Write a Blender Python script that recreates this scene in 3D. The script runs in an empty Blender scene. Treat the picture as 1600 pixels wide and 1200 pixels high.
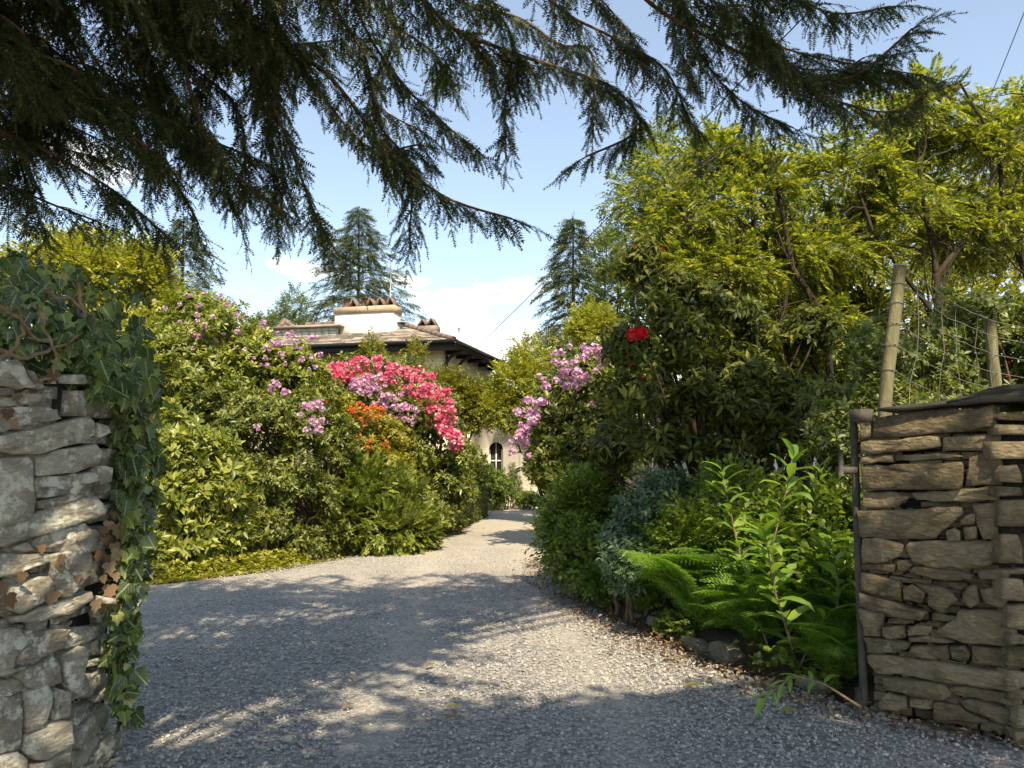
import bpy, math, random
import numpy as np
from mathutils import Vector, Matrix, noise as mnoise

random.seed(7)
rng = np.random.default_rng(7)
sc = bpy.context.scene
COL = sc.collection

# ------------------------------------------------------------------ camera
FPX, CAMH = 1244.0, 1.6                      # focal length in photo pixels, eye height
TH = math.atan(110.0 / FPX)                  # pitched up a little
cam_d = bpy.data.cameras.new('camera')
cam_d.sensor_width = 36.0
cam_d.lens = 36.0 * FPX / 1600.0
cam_d.clip_start, cam_d.clip_end = 0.05, 2000
cam = bpy.data.objects.new('camera', cam_d)
COL.objects.link(cam)
cam.location = (0, 0, CAMH)
cam.rotation_euler = (math.pi / 2 + TH, 0, 0)
sc.camera = cam

# ------------------------------------------------------------------ light
SUN_EL, SUN_AZ = math.radians(52), math.atan2(0.28, -0.96)      # azimuth from +Y towards +X
sun_dir = Vector((math.sin(SUN_AZ) * math.cos(SUN_EL), math.cos(SUN_AZ) * math.cos(SUN_EL), math.sin(SUN_EL)))
sl = bpy.data.lights.new('sun', 'SUN')
sl.energy, sl.angle, sl.color = 4.15, math.radians(0.53), (1.0, 0.90, 0.74)
so = bpy.data.objects.new('sun', sl)
COL.objects.link(so)
so.rotation_euler = (-sun_dir).to_track_quat('-Z', 'Y').to_euler()
so.location = (0, 0, 40)

world = bpy.data.worlds.new('World')
sc.world = world
world.use_nodes = True
wn, wl = world.node_tree.nodes, world.node_tree.links
wn.clear()
SKY_STRENGTH = 0.15
def pdir(px, py):
    c, s = math.cos(TH), math.sin(TH)
    a, b = px - 800.0, 600.0 - py
    return Vector((a, FPX * c - b * s, FPX * s + b * c))
def build_world():
    sky = wn.new('ShaderNodeTexSky'); sky.sky_type = 'NISHITA'; sky.sun_disc = False
    sky.sun_elevation = SUN_EL; sky.sun_rotation = SUN_AZ
    sky.air_density = 1.0; sky.dust_density = 0.6; sky.ozone_density = 1.6; sky.altitude = 100
    tc = wn.new('ShaderNodeTexCoord')
    nz = wn.new('ShaderNodeTexNoise'); nz.inputs['Scale'].default_value = 9.0
    nz.inputs['Detail'].default_value = 7; nz.inputs['Roughness'].default_value = 0.58
    mp = wn.new('ShaderNodeMapping'); mp.inputs['Scale'].default_value = (1, 1, 2.2)
    wl.new(tc.outputs['Generated'], mp.inputs['Vector']); wl.new(mp.outputs[0], nz.inputs['Vector'])
    cur = None
    def math_(op, a, b=None, clamp=False):
        m = wn.new('ShaderNodeMath'); m.operation = op; m.use_clamp = clamp
        for i, x in enumerate((a, b)):
            if x is None: continue
            if isinstance(x, (int, float)): m.inputs[i].default_value = x
            else: wl.new(x, m.inputs[i])
        return m.outputs[0]
    # cumulus low over the house, and a few more round the sky
    clouds = [(735, 474, 95, 36), (455, 412, 55, 20), (640, 438, 40, 14), (800, 545, 150, 45),
              (690, 520, 120, 22), (140, 250, 60, 20), (-400, 420, 300, 90), (2100, 430, 260, 90),
              (190, 500, 160, 36), (1250, 500, 200, 60)]
    for px, py, sx, sy in clouds:
        d = pdir(px, py).normalized()
        sub = wn.new('ShaderNodeVectorMath'); sub.operation = 'SUBTRACT'
        wl.new(tc.outputs['Generated'], sub.inputs[0]); sub.inputs[1].default_value = d
        mul = wn.new('ShaderNodeVectorMath'); mul.operation = 'MULTIPLY'
        wl.new(sub.outputs[0], mul.inputs[0]); mul.inputs[1].default_value = (FPX / sx, FPX / sx, FPX / sy)
        ln = wn.new('ShaderNodeVectorMath'); ln.operation = 'LENGTH'
        wl.new(mul.outputs[0], ln.inputs[0])
        v = math_('SUBTRACT', 1.0, ln.outputs['Value'])
        cur = v if cur is None else math_('MAXIMUM', cur, v)
    cur = math_('MAXIMUM', cur, -0.9)
    n2 = math_('MULTIPLY', math_('SUBTRACT', nz.outputs['Fac'], 0.5), 4.6)
    mask = math_('MULTIPLY', math_('ADD', cur, n2), 1.25, clamp=True)
    mask = math_('MULTIPLY', mask, 0.72)
    mix = wn.new('ShaderNodeMixRGB'); wl.new(mask, mix.inputs['Fac'])
    haze = wn.new('ShaderNodeMixRGB'); haze.inputs['Fac'].default_value = 0.14
    wl.new(sky.outputs[0], haze.inputs['Color1']); haze.inputs['Color2'].default_value = (3.5, 3.9, 4.5, 1)
    wl.new(haze.outputs[0], mix.inputs['Color1']); mix.inputs['Color2'].default_value = (6.3, 6.0, 5.8, 1)
    bg = wn.new('ShaderNodeBackground'); bg.inputs['Strength'].default_value = SKY_STRENGTH
    out = wn.new('ShaderNodeOutputWorld')
    wl.new(mix.outputs[0], bg.inputs['Color']); wl.new(bg.outputs[0], out.inputs['Surface'])
build_world()
vs = sc.view_settings
vs.view_transform = 'Standard'; vs.look = 'None'; vs.exposure = 0.93; vs.gamma = 1.0
vs.use_curve_mapping = False
vs.use_white_balance = True; vs.white_balance_temperature = 7400; vs.white_balance_tint = 8      # camera set for open shade
sc.cycles.use_denoising = True
sc.cycles.max_bounces = 8
sc.cycles.transparent_max_bounces = 8

# ------------------------------------------------------------------ helpers
def at(px, py, Y):
    """point whose image is photo pixel (px, py) and whose distance along +Y is Y"""
    d = pdir(px, py); t = Y / d.y
    return Vector((d.x * t, Y, CAMH + d.z * t))
def gnd(px, py):
    d = pdir(px, py); t = -CAMH / d.z
    return Vector((d.x * t, d.y * t, 0))

def mkmesh(name, V, F, UV=None, smooth=False):
    V = np.ascontiguousarray(V, dtype=np.float32); F = np.ascontiguousarray(F, dtype=np.int32)
    me = bpy.data.meshes.new(name)
    me.vertices.add(len(V)); me.vertices.foreach_set('co', V.ravel())
    me.loops.add(3 * len(F)); me.loops.foreach_set('vertex_index', F.ravel())
    me.polygons.add(len(F)); me.polygons.foreach_set('loop_start', np.arange(0, 3 * len(F), 3, dtype=np.int32))
    if UV is not None:
        l = me.uv_layers.new(name='UVMap')
        l.data.foreach_set('uv', np.ascontiguousarray(np.asarray(UV, dtype=np.float32)[F.ravel()]).ravel())
    if smooth:
        me.polygons.foreach_set('use_smooth', np.ones(len(F), dtype=bool))
    me.update(calc_edges=True)
    return me

class Geo:
    def __init__(s): s.v, s.f, s.u, s.n = [], [], [], 0
    def add(s, V, F, U=None):
        V = np.asarray(V, dtype=np.float64).reshape(-1, 3); F = np.asarray(F, dtype=np.int64).reshape(-1, 3)
        s.v.append(V); s.f.append(F + s.n); s.n += len(V)
        s.u.append(np.zeros((len(V), 2)) if U is None else np.asarray(U).reshape(-1, 2))
        return s
    def mod(s):
        return (np.concatenate(s.v), np.concatenate(s.f), np.concatenate(s.u))
    def mesh(s, name, smooth=False):
        V, F, U = s.mod(); return mkmesh(name, V, F, U, smooth)
    def box(s, c, h, rz=0.0, taper=1.0):
        c = np.array(c, float); hx, hy, hz = h
        V = np.array([[x * (taper if z > 0 else 1), y * (taper if z > 0 else 1), z] for z in (-hz, hz) for y in (-hy, hy) for x in (-hx, hx)], float)
        ca, sa = math.cos(rz), math.sin(rz)
        V = V @ np.array([[ca, sa, 0], [-sa, ca, 0], [0, 0, 1]]) + c
        F = [(0, 2, 1), (1, 2, 3), (4, 5, 6), (5, 7, 6), (0, 1, 4), (1, 5, 4), (2, 6, 3), (3, 6, 7), (0, 4, 2), (2, 4, 6), (1, 3, 5), (3, 7, 5)]
        return s.add(V, F)
    def hexa(s, pts):
        """8 points: bottom ring 4 (ccw), top ring 4"""
        F = [(0, 2, 1), (0, 3, 2), (4, 5, 6), (4, 6, 7)]
        for i in range(4):
            j = (i + 1) % 4
            F += [(i, j, 4 + j), (i, 4 + j, 4 + i)]
        return s.add(np.array([tuple(p) for p in pts], float), F)

def tube(path, radii, k=6):
    P = np.asarray([tuple(p) for p in path], float); n = len(P)
    R = np.broadcast_to(np.asarray(radii, float), (n,))
    T = np.gradient(P, axis=0); T /= np.linalg.norm(T, axis=1, keepdims=True) + 1e-9
    ref = np.array([0.0, 0.0, 1.0]) if abs(T[:, 2]).mean() < 0.8 else np.array([1.0, 0.0, 0.0])
    A = np.cross(T, ref); A /= np.linalg.norm(A, axis=1, keepdims=True) + 1e-9
    B = np.cross(T, A)
    ang = np.arange(k) * 2 * math.pi / k
    V = P[:, None, :] + R[:, None, None] * (np.cos(ang)[None, :, None] * A[:, None, :] + np.sin(ang)[None, :, None] * B[:, None, :])
    V = V.reshape(-1, 3); F = []
    for i in range(n - 1):
        for j in range(k):
            a, b = i * k + j, i * k + (j + 1) % k
            F += [(a, b, b + k), (a, b + k, a + k)]
    for base, flip in ((0, 1), ((n - 1) * k, 0)):
        for j in range(1, k - 1):
            F.append((base, base + j + 1, base + j) if not flip else (base, base + j, base + j + 1))
    return V, np.array(F)

def bend(a, b, n=7, sag=0.0, jit=0.0, r=random):
    a, b = Vector(a), Vector(b); out = []
    for i in range(n):
        t = i / (n - 1); p = a.lerp(b, t)
        w = math.sin(math.pi * t)
        p = p + Vector((r.uniform(-1, 1) * jit * w, r.uniform(-1, 1) * jit * w, sag * w + r.uniform(-1, 1) * jit * w))
        out.append(p)
    return out

WM = {}
def reg(o, parent, M):
    WM[o.name] = M
    if parent is not None:
        o.parent = parent
        o.matrix_basis = WM[parent.name].inverted() @ M
    else:
        o.matrix_basis = M
    COL.objects.link(o)
    return o
I4 = Matrix.Identity(4)
def tag(o, label, cat, group=None):
    o['label'] = label; o['category'] = cat
    if group: o['group'] = group
    return o
def thing(name, label, cat, loc=(0, 0, 0), group=None):
    o = bpy.data.objects.new(name, None); o.empty_display_size = 0.2
    reg(o, None, Matrix.Translation(Vector(loc)))
    return tag(o, label, cat, group)
def part(name, me, mat, parent, M=None, kind=None, label=None):
    if mat is not None and not me.materials: me.materials.append(mat)
    o = bpy.data.objects.new(name, me)
    reg(o, parent, M if M is not None else I4)
    if kind: o['kind'] = kind
    if label: o['label'] = label
    return o
def single(name, me, mat, label, cat, group=None):
    return tag(part(name, me, mat, None), label, cat, group)

def norm(A): return A / (np.linalg.norm(A, axis=-1, keepdims=True) + 1e-9)
def frames_axis(D, r=rng):
    """rotation matrices whose z axis is D, with random roll"""
    D = norm(D); h = norm(r.normal(size=D.shape)); X = norm(np.cross(h, D)); Y = np.cross(D, X)
    return np.stack([X, Y, D], axis=-1)
def frames_grow(D, up=(0, 0, 1), jit=0.3, r=rng):
    """rotation matrices whose y axis is D and whose z axis leans to up"""
    D = norm(D); U = np.array(up, float) + jit * r.normal(size=D.shape)
    X = norm(np.cross(D, U)); Z = np.cross(X, D)
    return np.stack([X, D, Z], axis=-1)
def inst(geo, mod, P, R, S):
    V, F, U = mod
    S = np.broadcast_to(np.asarray(S, float), (len(P),))
    VV = np.einsum('nij,mj->nmi', R * S[:, None, None], V) + P[:, None, :]
    FF = F[None] + (np.arange(len(P)) * len(V))[:, None, None]
    geo.add(VV.reshape(-1, 3), FF.reshape(-1, 3), np.tile(U, (len(P), 1)))
def mat4(R, S, P):
    M = Matrix([[R[i][0] * S, R[i][1] * S, R[i][2] * S, P[i]] for i in range(3)] + [[0, 0, 0, 1]])
    return M

# ------------------------------------------------------------------ materials
def nmat(name):
    m = bpy.data.materials.new(name); m.use_nodes = True
    nt = m.node_tree; nt.nodes.clear()
    out = nt.nodes.new('ShaderNodeOutputMaterial')
    return m, nt, out
def N(nt, typ, **kw):
    n = nt.nodes.new(typ)
    for k, v in kw.items():
        if k in n.inputs: n.inputs[k].default_value = v
        else: setattr(n, k, v)
    return n
def rgba(c): return (c[0], c[1], c[2], 1.0)
def ramp(nt, stops):
    n = nt.nodes.new('ShaderNodeValToRGB'); e = n.color_ramp.elements
    while len(e) < len(stops): e.new(0.5)
    for i, (p, c) in enumerate(stops):
        e[i].position = p; e[i].color = rgba(c)
    return n
def leaf_mat(name, stops, trans=0.35, rough=0.42, tboost=(1.5, 1.6, 0.7), vein=None, spec=0.45):
    """leaf: random tint for each leaf, light passes through it"""
    m, nt, out = nmat(name); L = nt.links
    g = N(nt, 'ShaderNodeNewGeometry'); oi = N(nt, 'ShaderNodeObjectInfo')
    ad = N(nt, 'ShaderNodeMath', operation='ADD'); L.new(g.outputs['Random Per Island'], ad.inputs[0]); L.new(oi.outputs['Random'], ad.inputs[1])
    fr = N(nt, 'ShaderNodeMath', operation='FRACT'); L.new(ad.outputs[0], fr.inputs[0])
    rp = ramp(nt, stops); L.new(fr.outputs[0], rp.inputs[0])
    col = rp.outputs[0]
    if vein:
        uv = N(nt, 'ShaderNodeUVMap'); sx = N(nt, 'ShaderNodeSeparateXYZ'); L.new(uv.outputs[0], sx.inputs[0])
        ab = N(nt, 'ShaderNodeMath', operation='ABSOLUTE'); L.new(sx.outputs[0], ab.inputs[0])
        # midrib, plus side veins that run off it at an angle
        md = N(nt, 'ShaderNodeMapRange'); md.inputs['From Min'].default_value = 0.015; md.inputs['From Max'].default_value = 0.05
        md.inputs['To Min'].default_value = 1; md.inputs['To Max'].default_value = 0; L.new(ab.outputs[0], md.inputs['Value'])
        sb = N(nt, 'ShaderNodeMath', operation='SUBTRACT'); L.new(sx.outputs[1], sb.inputs[0]); L.new(ab.outputs[0], sb.inputs[1])
        mu = N(nt, 'ShaderNodeMath', operation='MULTIPLY'); L.new(sb.outputs[0], mu.inputs[0]); mu.inputs[1].default_value = 36.0
        si = N(nt, 'ShaderNodeMath', operation='SINE'); L.new(mu.outputs[0], si.inputs[0])
        sv = N(nt, 'ShaderNodeMapRange'); sv.inputs['From Min'].default_value = 0.86; sv.inputs['From Max'].default_value = 1.0
        sv.inputs['To Max'].default_value = 0.55; L.new(si.outputs[0], sv.inputs['Value'])
        mx = N(nt, 'ShaderNodeMath', operation='MAXIMUM'); L.new(md.outputs[0], mx.inputs[0]); L.new(sv.outputs[0], mx.inputs[1])
        mm = N(nt, 'ShaderNodeMath', operation='MULTIPLY'); L.new(mx.outputs[0], mm.inputs[0]); mm.inputs[1].default_value = 0.6
        mc = N(nt, 'ShaderNodeMixRGB'); L.new(mm.outputs[0], mc.inputs['Fac']); L.new(col, mc.inputs['Color1']); mc.inputs['Color2'].default_value = rgba(vein)
        col = mc.outputs[0]
    p = N(nt, 'ShaderNodeBsdfPrincipled', Roughness=rough); p.inputs['Specular IOR Level'].default_value = spec
    L.new(col, p.inputs['Base Color'])
    tr = N(nt, 'ShaderNodeBsdfTranslucent')
    mu = N(nt, 'ShaderNodeMixRGB', blend_type='MULTIPLY'); mu.inputs['Fac'].default_value = 1
    L.new(col, mu.inputs['Color1']); mu.inputs['Color2'].default_value = rgba(tboost); L.new(mu.outputs[0], tr.inputs['Color'])
    mx = N(nt, 'ShaderNodeMixShader'); mx.inputs['Fac'].default_value = trans
    L.new(p.outputs[0], mx.inputs[1]); L.new(tr.outputs[0], mx.inputs[2]); L.new(mx.outputs[0], out.inputs['Surface'])
    return m
def rough_mat(name, stops, scale=6.0, detail=6, rough=0.85, bump=0.3, bscale=40.0, stretch=(1, 1, 1), coord='Object', spec=0.25, rand=0.0):
    m, nt, out = nmat(name); L = nt.links
    tc = N(nt, 'ShaderNodeTexCoord'); mp = N(nt, 'ShaderNodeMapping'); mp.inputs['Scale'].default_value = stretch
    L.new(tc.outputs[coord], mp.inputs['Vector'])
    n1 = N(nt, 'ShaderNodeTexNoise', Scale=scale, Detail=detail, Roughness=0.62); L.new(mp.outputs[0], n1.inputs['Vector'])
    fac = n1.outputs['Fac']
    if rand:
        g = N(nt, 'ShaderNodeObjectInfo')
        a = N(nt, 'ShaderNodeMath', operation='MULTIPLY_ADD'); L.new(g.outputs['Random'], a.inputs[0]); a.inputs[1].default_value = rand; L.new(fac, a.inputs[2])
        s = N(nt, 'ShaderNodeMath', operation='SUBTRACT'); L.new(a.outputs[0], s.inputs[0]); s.inputs[1].default_value = rand / 2
        fac = s.outputs[0]
    rp = ramp(nt, stops); L.new(fac, rp.inputs[0])
    n2 = N(nt, 'ShaderNodeTexNoise', Scale=bscale, Detail=5, Roughness=0.65); L.new(mp.outputs[0], n2.inputs['Vector'])
    b = N(nt, 'ShaderNodeBump', Strength=bump, Distance=0.02); L.new(n2.outputs['Fac'], b.inputs['Height'])
    p = N(nt, 'ShaderNodeBsdfPrincipled', Roughness=rough); p.inputs['Specular IOR Level'].default_value = spec
    L.new(rp.outputs[0], p.inputs['Base Color']); L.new(b.outputs[0], p.inputs['Normal']); L.new(p.outputs[0], out.inputs['Surface'])
    return m
def stone_mat(name, dark, mid, pale, lichen, lich_amt, moss=(0.10, 0.10, 0.03), moss_amt=0.35):
    """slaty wall stone: bedding lines, lichen crusts, moss; a tint for each stone"""
    m, nt, out = nmat(name); L = nt.links
    tc = N(nt, 'ShaderNodeTexCoord'); oi = N(nt, 'ShaderNodeObjectInfo')
    off = N(nt, 'ShaderNodeVectorMath', operation='SCALE'); off.inputs[0].default_value = (13, 7, 5); L.new(oi.outputs['Random'], off.inputs['Scale'])
    ad = N(nt, 'ShaderNodeVectorMath', operation='ADD'); L.new(tc.outputs['Object'], ad.inputs[0]); L.new(off.outputs[0], ad.inputs[1])
    n1 = N(nt, 'ShaderNodeTexNoise', Scale=7, Detail=7, Roughness=0.65); L.new(ad.outputs[0], n1.inputs['Vector'])
    rf = N(nt, 'ShaderNodeMath', operation='MULTIPLY_ADD'); L.new(oi.outputs['Random'], rf.inputs[0]); rf.inputs[1].default_value = 0.34; L.new(n1.outputs['Fac'], rf.inputs[2])
    r1 = ramp(nt, [(0.35, dark), (0.62, mid), (0.95, pale)]); L.new(rf.outputs[0], r1.inputs[0])
    # bedding
    mp = N(nt, 'ShaderNodeMapping'); mp.inputs['Scale'].default_value = (2.0, 2.0, 4.2); mp.inputs['Rotation'].default_value = (0.0, 0.12, 0); L.new(ad.outputs[0], mp.inputs['Vector'])
    n2 = N(nt, 'ShaderNodeTexNoise', Scale=6.5, Detail=9, Roughness=0.74, Distortion=0.6); L.new(mp.outputs[0], n2.inputs['Vector'])
    mb = N(nt, 'ShaderNodeMixRGB', blend_type='OVERLAY'); mb.inputs['Fac'].default_value = 0.7; L.new(r1.outputs[0], mb.inputs['Color1']); L.new(n2.outputs['Fac'], mb.inputs['Color2'])
    # lichen
    n3 = N(nt, 'ShaderNodeTexNoise', Scale=11, Detail=8, Roughness=0.72); L.new(ad.outputs[0], n3.inputs['Vector'])
    lo = 0.62 - 0.16 * lich_amt
    r3 = ramp(nt, [(lo, (0, 0, 0)), (lo + 0.07, (1, 1, 1))]); L.new(n3.outputs['Fac'], r3.inputs[0])
    ml = N(nt, 'ShaderNodeMixRGB'); L.new(r3.outputs[0], ml.inputs['Fac']); L.new(mb.outputs[0], ml.inputs['Color1']); ml.inputs['Color2'].default_value = rgba(lichen)
    # moss
    n4 = N(nt, 'ShaderNodeTexNoise', Scale=4, Detail=8, Roughness=0.7); L.new(off.outputs[0], n4.inputs['Vector'])
    ad4 = N(nt, 'ShaderNodeVectorMath', operation='MULTIPLY_ADD'); L.new(tc.outputs['Object'], ad4.inputs[0]); ad4.inputs[1].default_value = (1, 1, 1); ad4.inputs[2].default_value = (31, 17, 3)
    L.new(ad4.outputs[0], n4.inputs['Vector'])
    r4 = ramp(nt, [(0.52, (0, 0, 0)), (0.68, (moss_amt,) * 3)]); L.new(n4.outputs['Fac'], r4.inputs[0])
    mo = N(nt, 'ShaderNodeMixRGB'); L.new(r4.outputs[0], mo.inputs['Fac']); L.new(ml.outputs[0], mo.inputs['Color1']); mo.inputs['Color2'].default_value = rgba(moss)
    h = N(nt, 'ShaderNodeMath', operation='MULTIPLY_ADD'); L.new(n2.outputs['Fac'], h.inputs[0]); h.inputs[1].default_value = 1.0; L.new(n3.outputs['Fac'], h.inputs[2])
    vc = N(nt, 'ShaderNodeTexVoronoi', Scale=13.0); L.new(mp.outputs[0], vc.inputs['Vector'])
    n5 = N(nt, 'ShaderNodeTexNoise', Scale=55, Detail=5, Roughness=.7); L.new(mp.outputs[0], n5.inputs['Vector'])
    h0 = N(nt, 'ShaderNodeMath', operation='MULTIPLY_ADD'); L.new(n5.outputs['Fac'], h0.inputs[0]); h0.inputs[1].default_value = .45; L.new(h.outputs[0], h0.inputs[2]); h = h0
    h2 = N(nt, 'ShaderNodeMath', operation='MULTIPLY_ADD'); L.new(vc.outputs['Distance'], h2.inputs[0]); h2.inputs[1].default_value = 0.7; L.new(h.outputs[0], h2.inputs[2])
    b = N(nt, 'ShaderNodeBump', Strength=0.9, Distance=0.022); L.new(h2.outputs[0], b.inputs['Height'])
    p = N(nt, 'ShaderNodeBsdfPrincipled', Roughness=0.82); p.inputs['Specular IOR Level'].default_value = 0.3
    L.new(mo.outputs[0], p.inputs['Base Color']); L.new(b.outputs[0], p.inputs['Normal']); L.new(p.outputs[0], out.inputs['Surface'])
    return m
def flat(name, c, rough=0.6, metal=0.0, spec=0.4):
    return rough_mat(name, [(0.3, [x * 0.85 for x in c]), (0.7, [min(1, x * 1.15) for x in c])], scale=9, rough=rough, bump=0.12, bscale=60, spec=spec)

M_soil = rough_mat('soil', [(0.3, (0.035, 0.024, 0.015)), (0.55, (0.075, 0.052, 0.032)), (0.75, (0.13, 0.085, 0.05))], scale=5, bump=0.8, bscale=45, rough=0.95)
M_bark = rough_mat('bark', [(0.3, (0.022, 0.017, 0.011)), (0.7, (0.075, 0.056, 0.036))], scale=14, bump=0.8, bscale=40, stretch=(1, 1, 0.25), rough=0.9)
M_barkred = rough_mat('conifer_bark', [(0.3, (0.06, 0.035, 0.022)), (0.7, (0.20, 0.115, 0.07))], scale=14, bump=0.8, bscale=50, rough=0.9)
M_twig = rough_mat('twig', [(0.3, (0.06, 0.042, 0.026)), (0.7, (0.17, 0.12, 0.075))], scale=20, bump=0.4, bscale=80, rough=0.9)
M_vine = rough_mat('vine', [(0.3, (0.12, 0.08, 0.045)), (0.7, (0.34, 0.24, 0.14))], scale=20, bump=0.5, bscale=80, rough=0.85)
M_core = rough_mat('wall_core', [(0.3, (0.012, 0.011, 0.009)), (0.7, (0.04, 0.035, 0.028))], scale=20, bump=0.6, rough=0.95)

# ------------------------------------------------------------------ leaf and twig shapes
def leaf_shape(L=1.0, W=0.3, fold=0.12, droop=0.25, ns=2, widest=0.5, y0=0.0):
    """a leaf growing along +y, face up; uv = (across, along)"""
    if ns == 1:      # small far leaf: two triangles folded along the midrib
        w = W * 0.5; z = -droop * L * 0.3
        return (np.array([(0, y0, 0), (-w, y0 + L * 0.48, z + fold * w * 2), (w, y0 + L * 0.48, z + fold * w * 2), (0, y0 + L * (1 - 0.25 * droop), -droop * L)], float),
                np.array([(0, 3, 1), (0, 2, 3)]), np.array([(0, 0), (-w / L, 0.48), (w / L, 0.48), (0, 1)], float))
    V, U, F = [(0, y0, 0)], [(0, 0)], []
    rows = []
    for i in range(1, ns):
        t = i / ns
        w = W * 0.5 * math.sin(math.pi * t ** (math.log(0.5) / math.log(widest))) ** 0.8
        z = -droop * L * t * t
        rows.append(len(V))
        V += [(-w, y0 + t * L, z + fold * w * 2), (0, y0 + t * L, z), (w, y0 + t * L, z + fold * w * 2)]
        U += [(-w / L, t), (0, t), (w / L, t)]
    tip = len(V); V.append((0, y0 + L * (1 - 0.25 * droop), -droop * L)); U.append((0, 1))
    r = rows[0]; F += [(0, r + 1, r), (0, r + 2, r + 1)]
    for a, b in zip(rows, rows[1:]):
        F += [(a, a + 1, b + 1), (a, b + 1, b), (a + 1, a + 2, b + 2), (a + 1, b + 2, b + 1)]
    r = rows[-1]; F += [(r, r + 1, tip), (r + 1, r + 2, tip)]
    return np.array(V, float), np.array(F), np.array(U, float)
def rotm(ax, a):
    return np.array(Matrix.Rotation(a, 3, ax))
def rosette(n, L, W, tilt=(15, 60), ns=2, seed=0, fold=0.15, droop=0.3, stem=0.0):
    """whorl of leaves round +z"""
    r = random.Random(seed); g = Geo()
    for i in range(n):
        lf = leaf_shape(L * r.uniform(0.75, 1.1), W * r.uniform(0.85, 1.1), fold, droop * r.uniform(0.4, 1.5), ns, y0=0.12 * L)
        a = i * 2.39996 + r.uniform(-0.3, 0.3)
        t = math.radians(r.uniform(*tilt))
        R = rotm('Z', a) @ rotm('X', t)
        V = lf[0] @ R.T + np.array([0, 0, -stem * r.random()])
        g.add(V, lf[1], lf[2])
    return g.mod()
def sprig(n, L, W, length, seed=0, ns=2, ang=55, droop=0.25):
    """alternate leaves along a short shoot, +y"""
    r = random.Random(seed); g = Geo()
    for i in range(n):
        t = (i + 0.5) / n
        lf = leaf_shape(L * r.uniform(0.7, 1.1), W * r.uniform(0.8, 1.1), 0.12, droop, ns)
        a = math.radians(ang * (1 - 0.4 * t) + r.uniform(-14, 14)) * (1 if i % 2 else -1)
        R = rotm('Z', a) @ rotm('Y', r.uniform(-0.7, 0.7)) @ rotm('X', r.uniform(-0.25, 0.45))
        g.add(lf[0] @ R.T + np.array([0, t * length, 0.06 * length * math.sin(3 * t)]), lf[1], lf[2])
    return g.mod()
def pinnate(pairs, L, lw, ll, seed=0, droop=0.25, toothed=False, ns=2):
    """compound leaf of paired leaflets along +y"""
    r = random.Random(seed); g = Geo()
    g.add([(-0.006 * L, 0, 0), (0.006 * L, 0, 0), (0, L, -droop * L)], [(0, 1, 2)])
    for i in range(pairs):
        t = 0.2 + 0.75 * i / (pairs - 1)
        s = 0.75 + 0.35 * math.sin(math.pi * (0.15 + 0.75 * i / (pairs - 1)))
        for sd in (-1, 1):
            lf = leaf_shape(ll * s * r.uniform(0.9, 1.1), lw * s, 0.1, 0.2, ns)
            R = rotm('Z', -sd * math.radians(62 - 18 * t + r.uniform(-6, 6))) @ rotm('Y', sd * r.uniform(0.0, 0.35)) @ rotm('X', r.uniform(-0.15, 0.1))
            g.add(lf[0] @ R.T + np.array([0, t * L, -droop * L * t * t]), lf[1], lf[2])
    lf = leaf_shape(ll, lw, 0.1, 0.3, ns)
    g.add(lf[0] + np.array([0, L * 0.97, -droop * L * 0.95]), lf[1], lf[2])
    return g.mod()
def twiglet(n, L, nl, nw, seed=0, droop=0.2, bot=25, top=60):
    """needle-bearing twig along +y, one thin triangle a needle"""
    r = random.Random(seed); V, F = [], []
    V += [(-0.0022, 0, 0), (0.0022, 0, 0), (0, L, -droop * L)]; F.append((0, 1, 2))
    for i in range(n):
        t = (i + 0.5) / n; y, z = t * L, -droop * L * t * t
        ln = nl * (1 - 0.45 * t ** 3) * r.uniform(0.8, 1.15)
        for sd in (-1, 1):
            a = math.radians(r.uniform(bot, top)); e = r.uniform(-0.45, 0.35)
            dx, dy, dz = sd * math.sin(a) * ln, math.cos(a) * ln, e * ln
            b = len(V)
            V += [(0, y - nw, z), (0, y + nw, z), (dx, y + dy, z + dz)]; F.append((b, b + 1, b + 2))
    b = len(V); V += [(-nw, L * 0.97, -droop * L), (nw, L * 0.97, -droop * L), (0, L + nl * 0.7, -droop * L * 1.1)]; F.append((b, b + 1, b + 2))
    return np.array(V, float), np.array(F), np.zeros((len(V), 2))
def truss(n, r0, fl, seed=0):
    """domed rhododendron flower head round +z"""
    r = random.Random(seed); g = Geo()
    for i in range(n):
        z = 1 - (i + 0.5) / n * 1.15
        a = i * 2.39996; s = math.sqrt(max(0, 1 - z * z))
        d = Vector((s * math.cos(a), s * math.sin(a), z))
        c = d * r0 * r.uniform(0.45, 1.5) + Vector((r.gauss(0, .012), r.gauss(0, .012), r.gauss(0, .012))); q = d.to_track_quat('Z', 'Y').to_matrix()
        V = [(0, 0, -0.55 * fl)]; F = []
        k = 5
        for j in range(k):
            b = 2 * math.pi * j / k + r.uniform(-0.15, 0.15); e = 0.52
            rr = fl * r.uniform(0.85, 1.1)
            o = len(V)
            V += [(math.cos(b - e) * rr * 0.75, math.sin(b - e) * rr * 0.75, 0.05 * fl), (math.cos(b) * rr, math.sin(b) * rr, 0.12 * fl), (math.cos(b + e) * rr * 0.75, math.sin(b + e) * rr * 0.75, 0.05 * fl)]
            F += [(0, o, o + 1), (0, o + 1, o + 2)]
        V = np.array([tuple(q @ Vector(v) + c) for v in V]); g.add(V, F)
    return g.mod()
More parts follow.
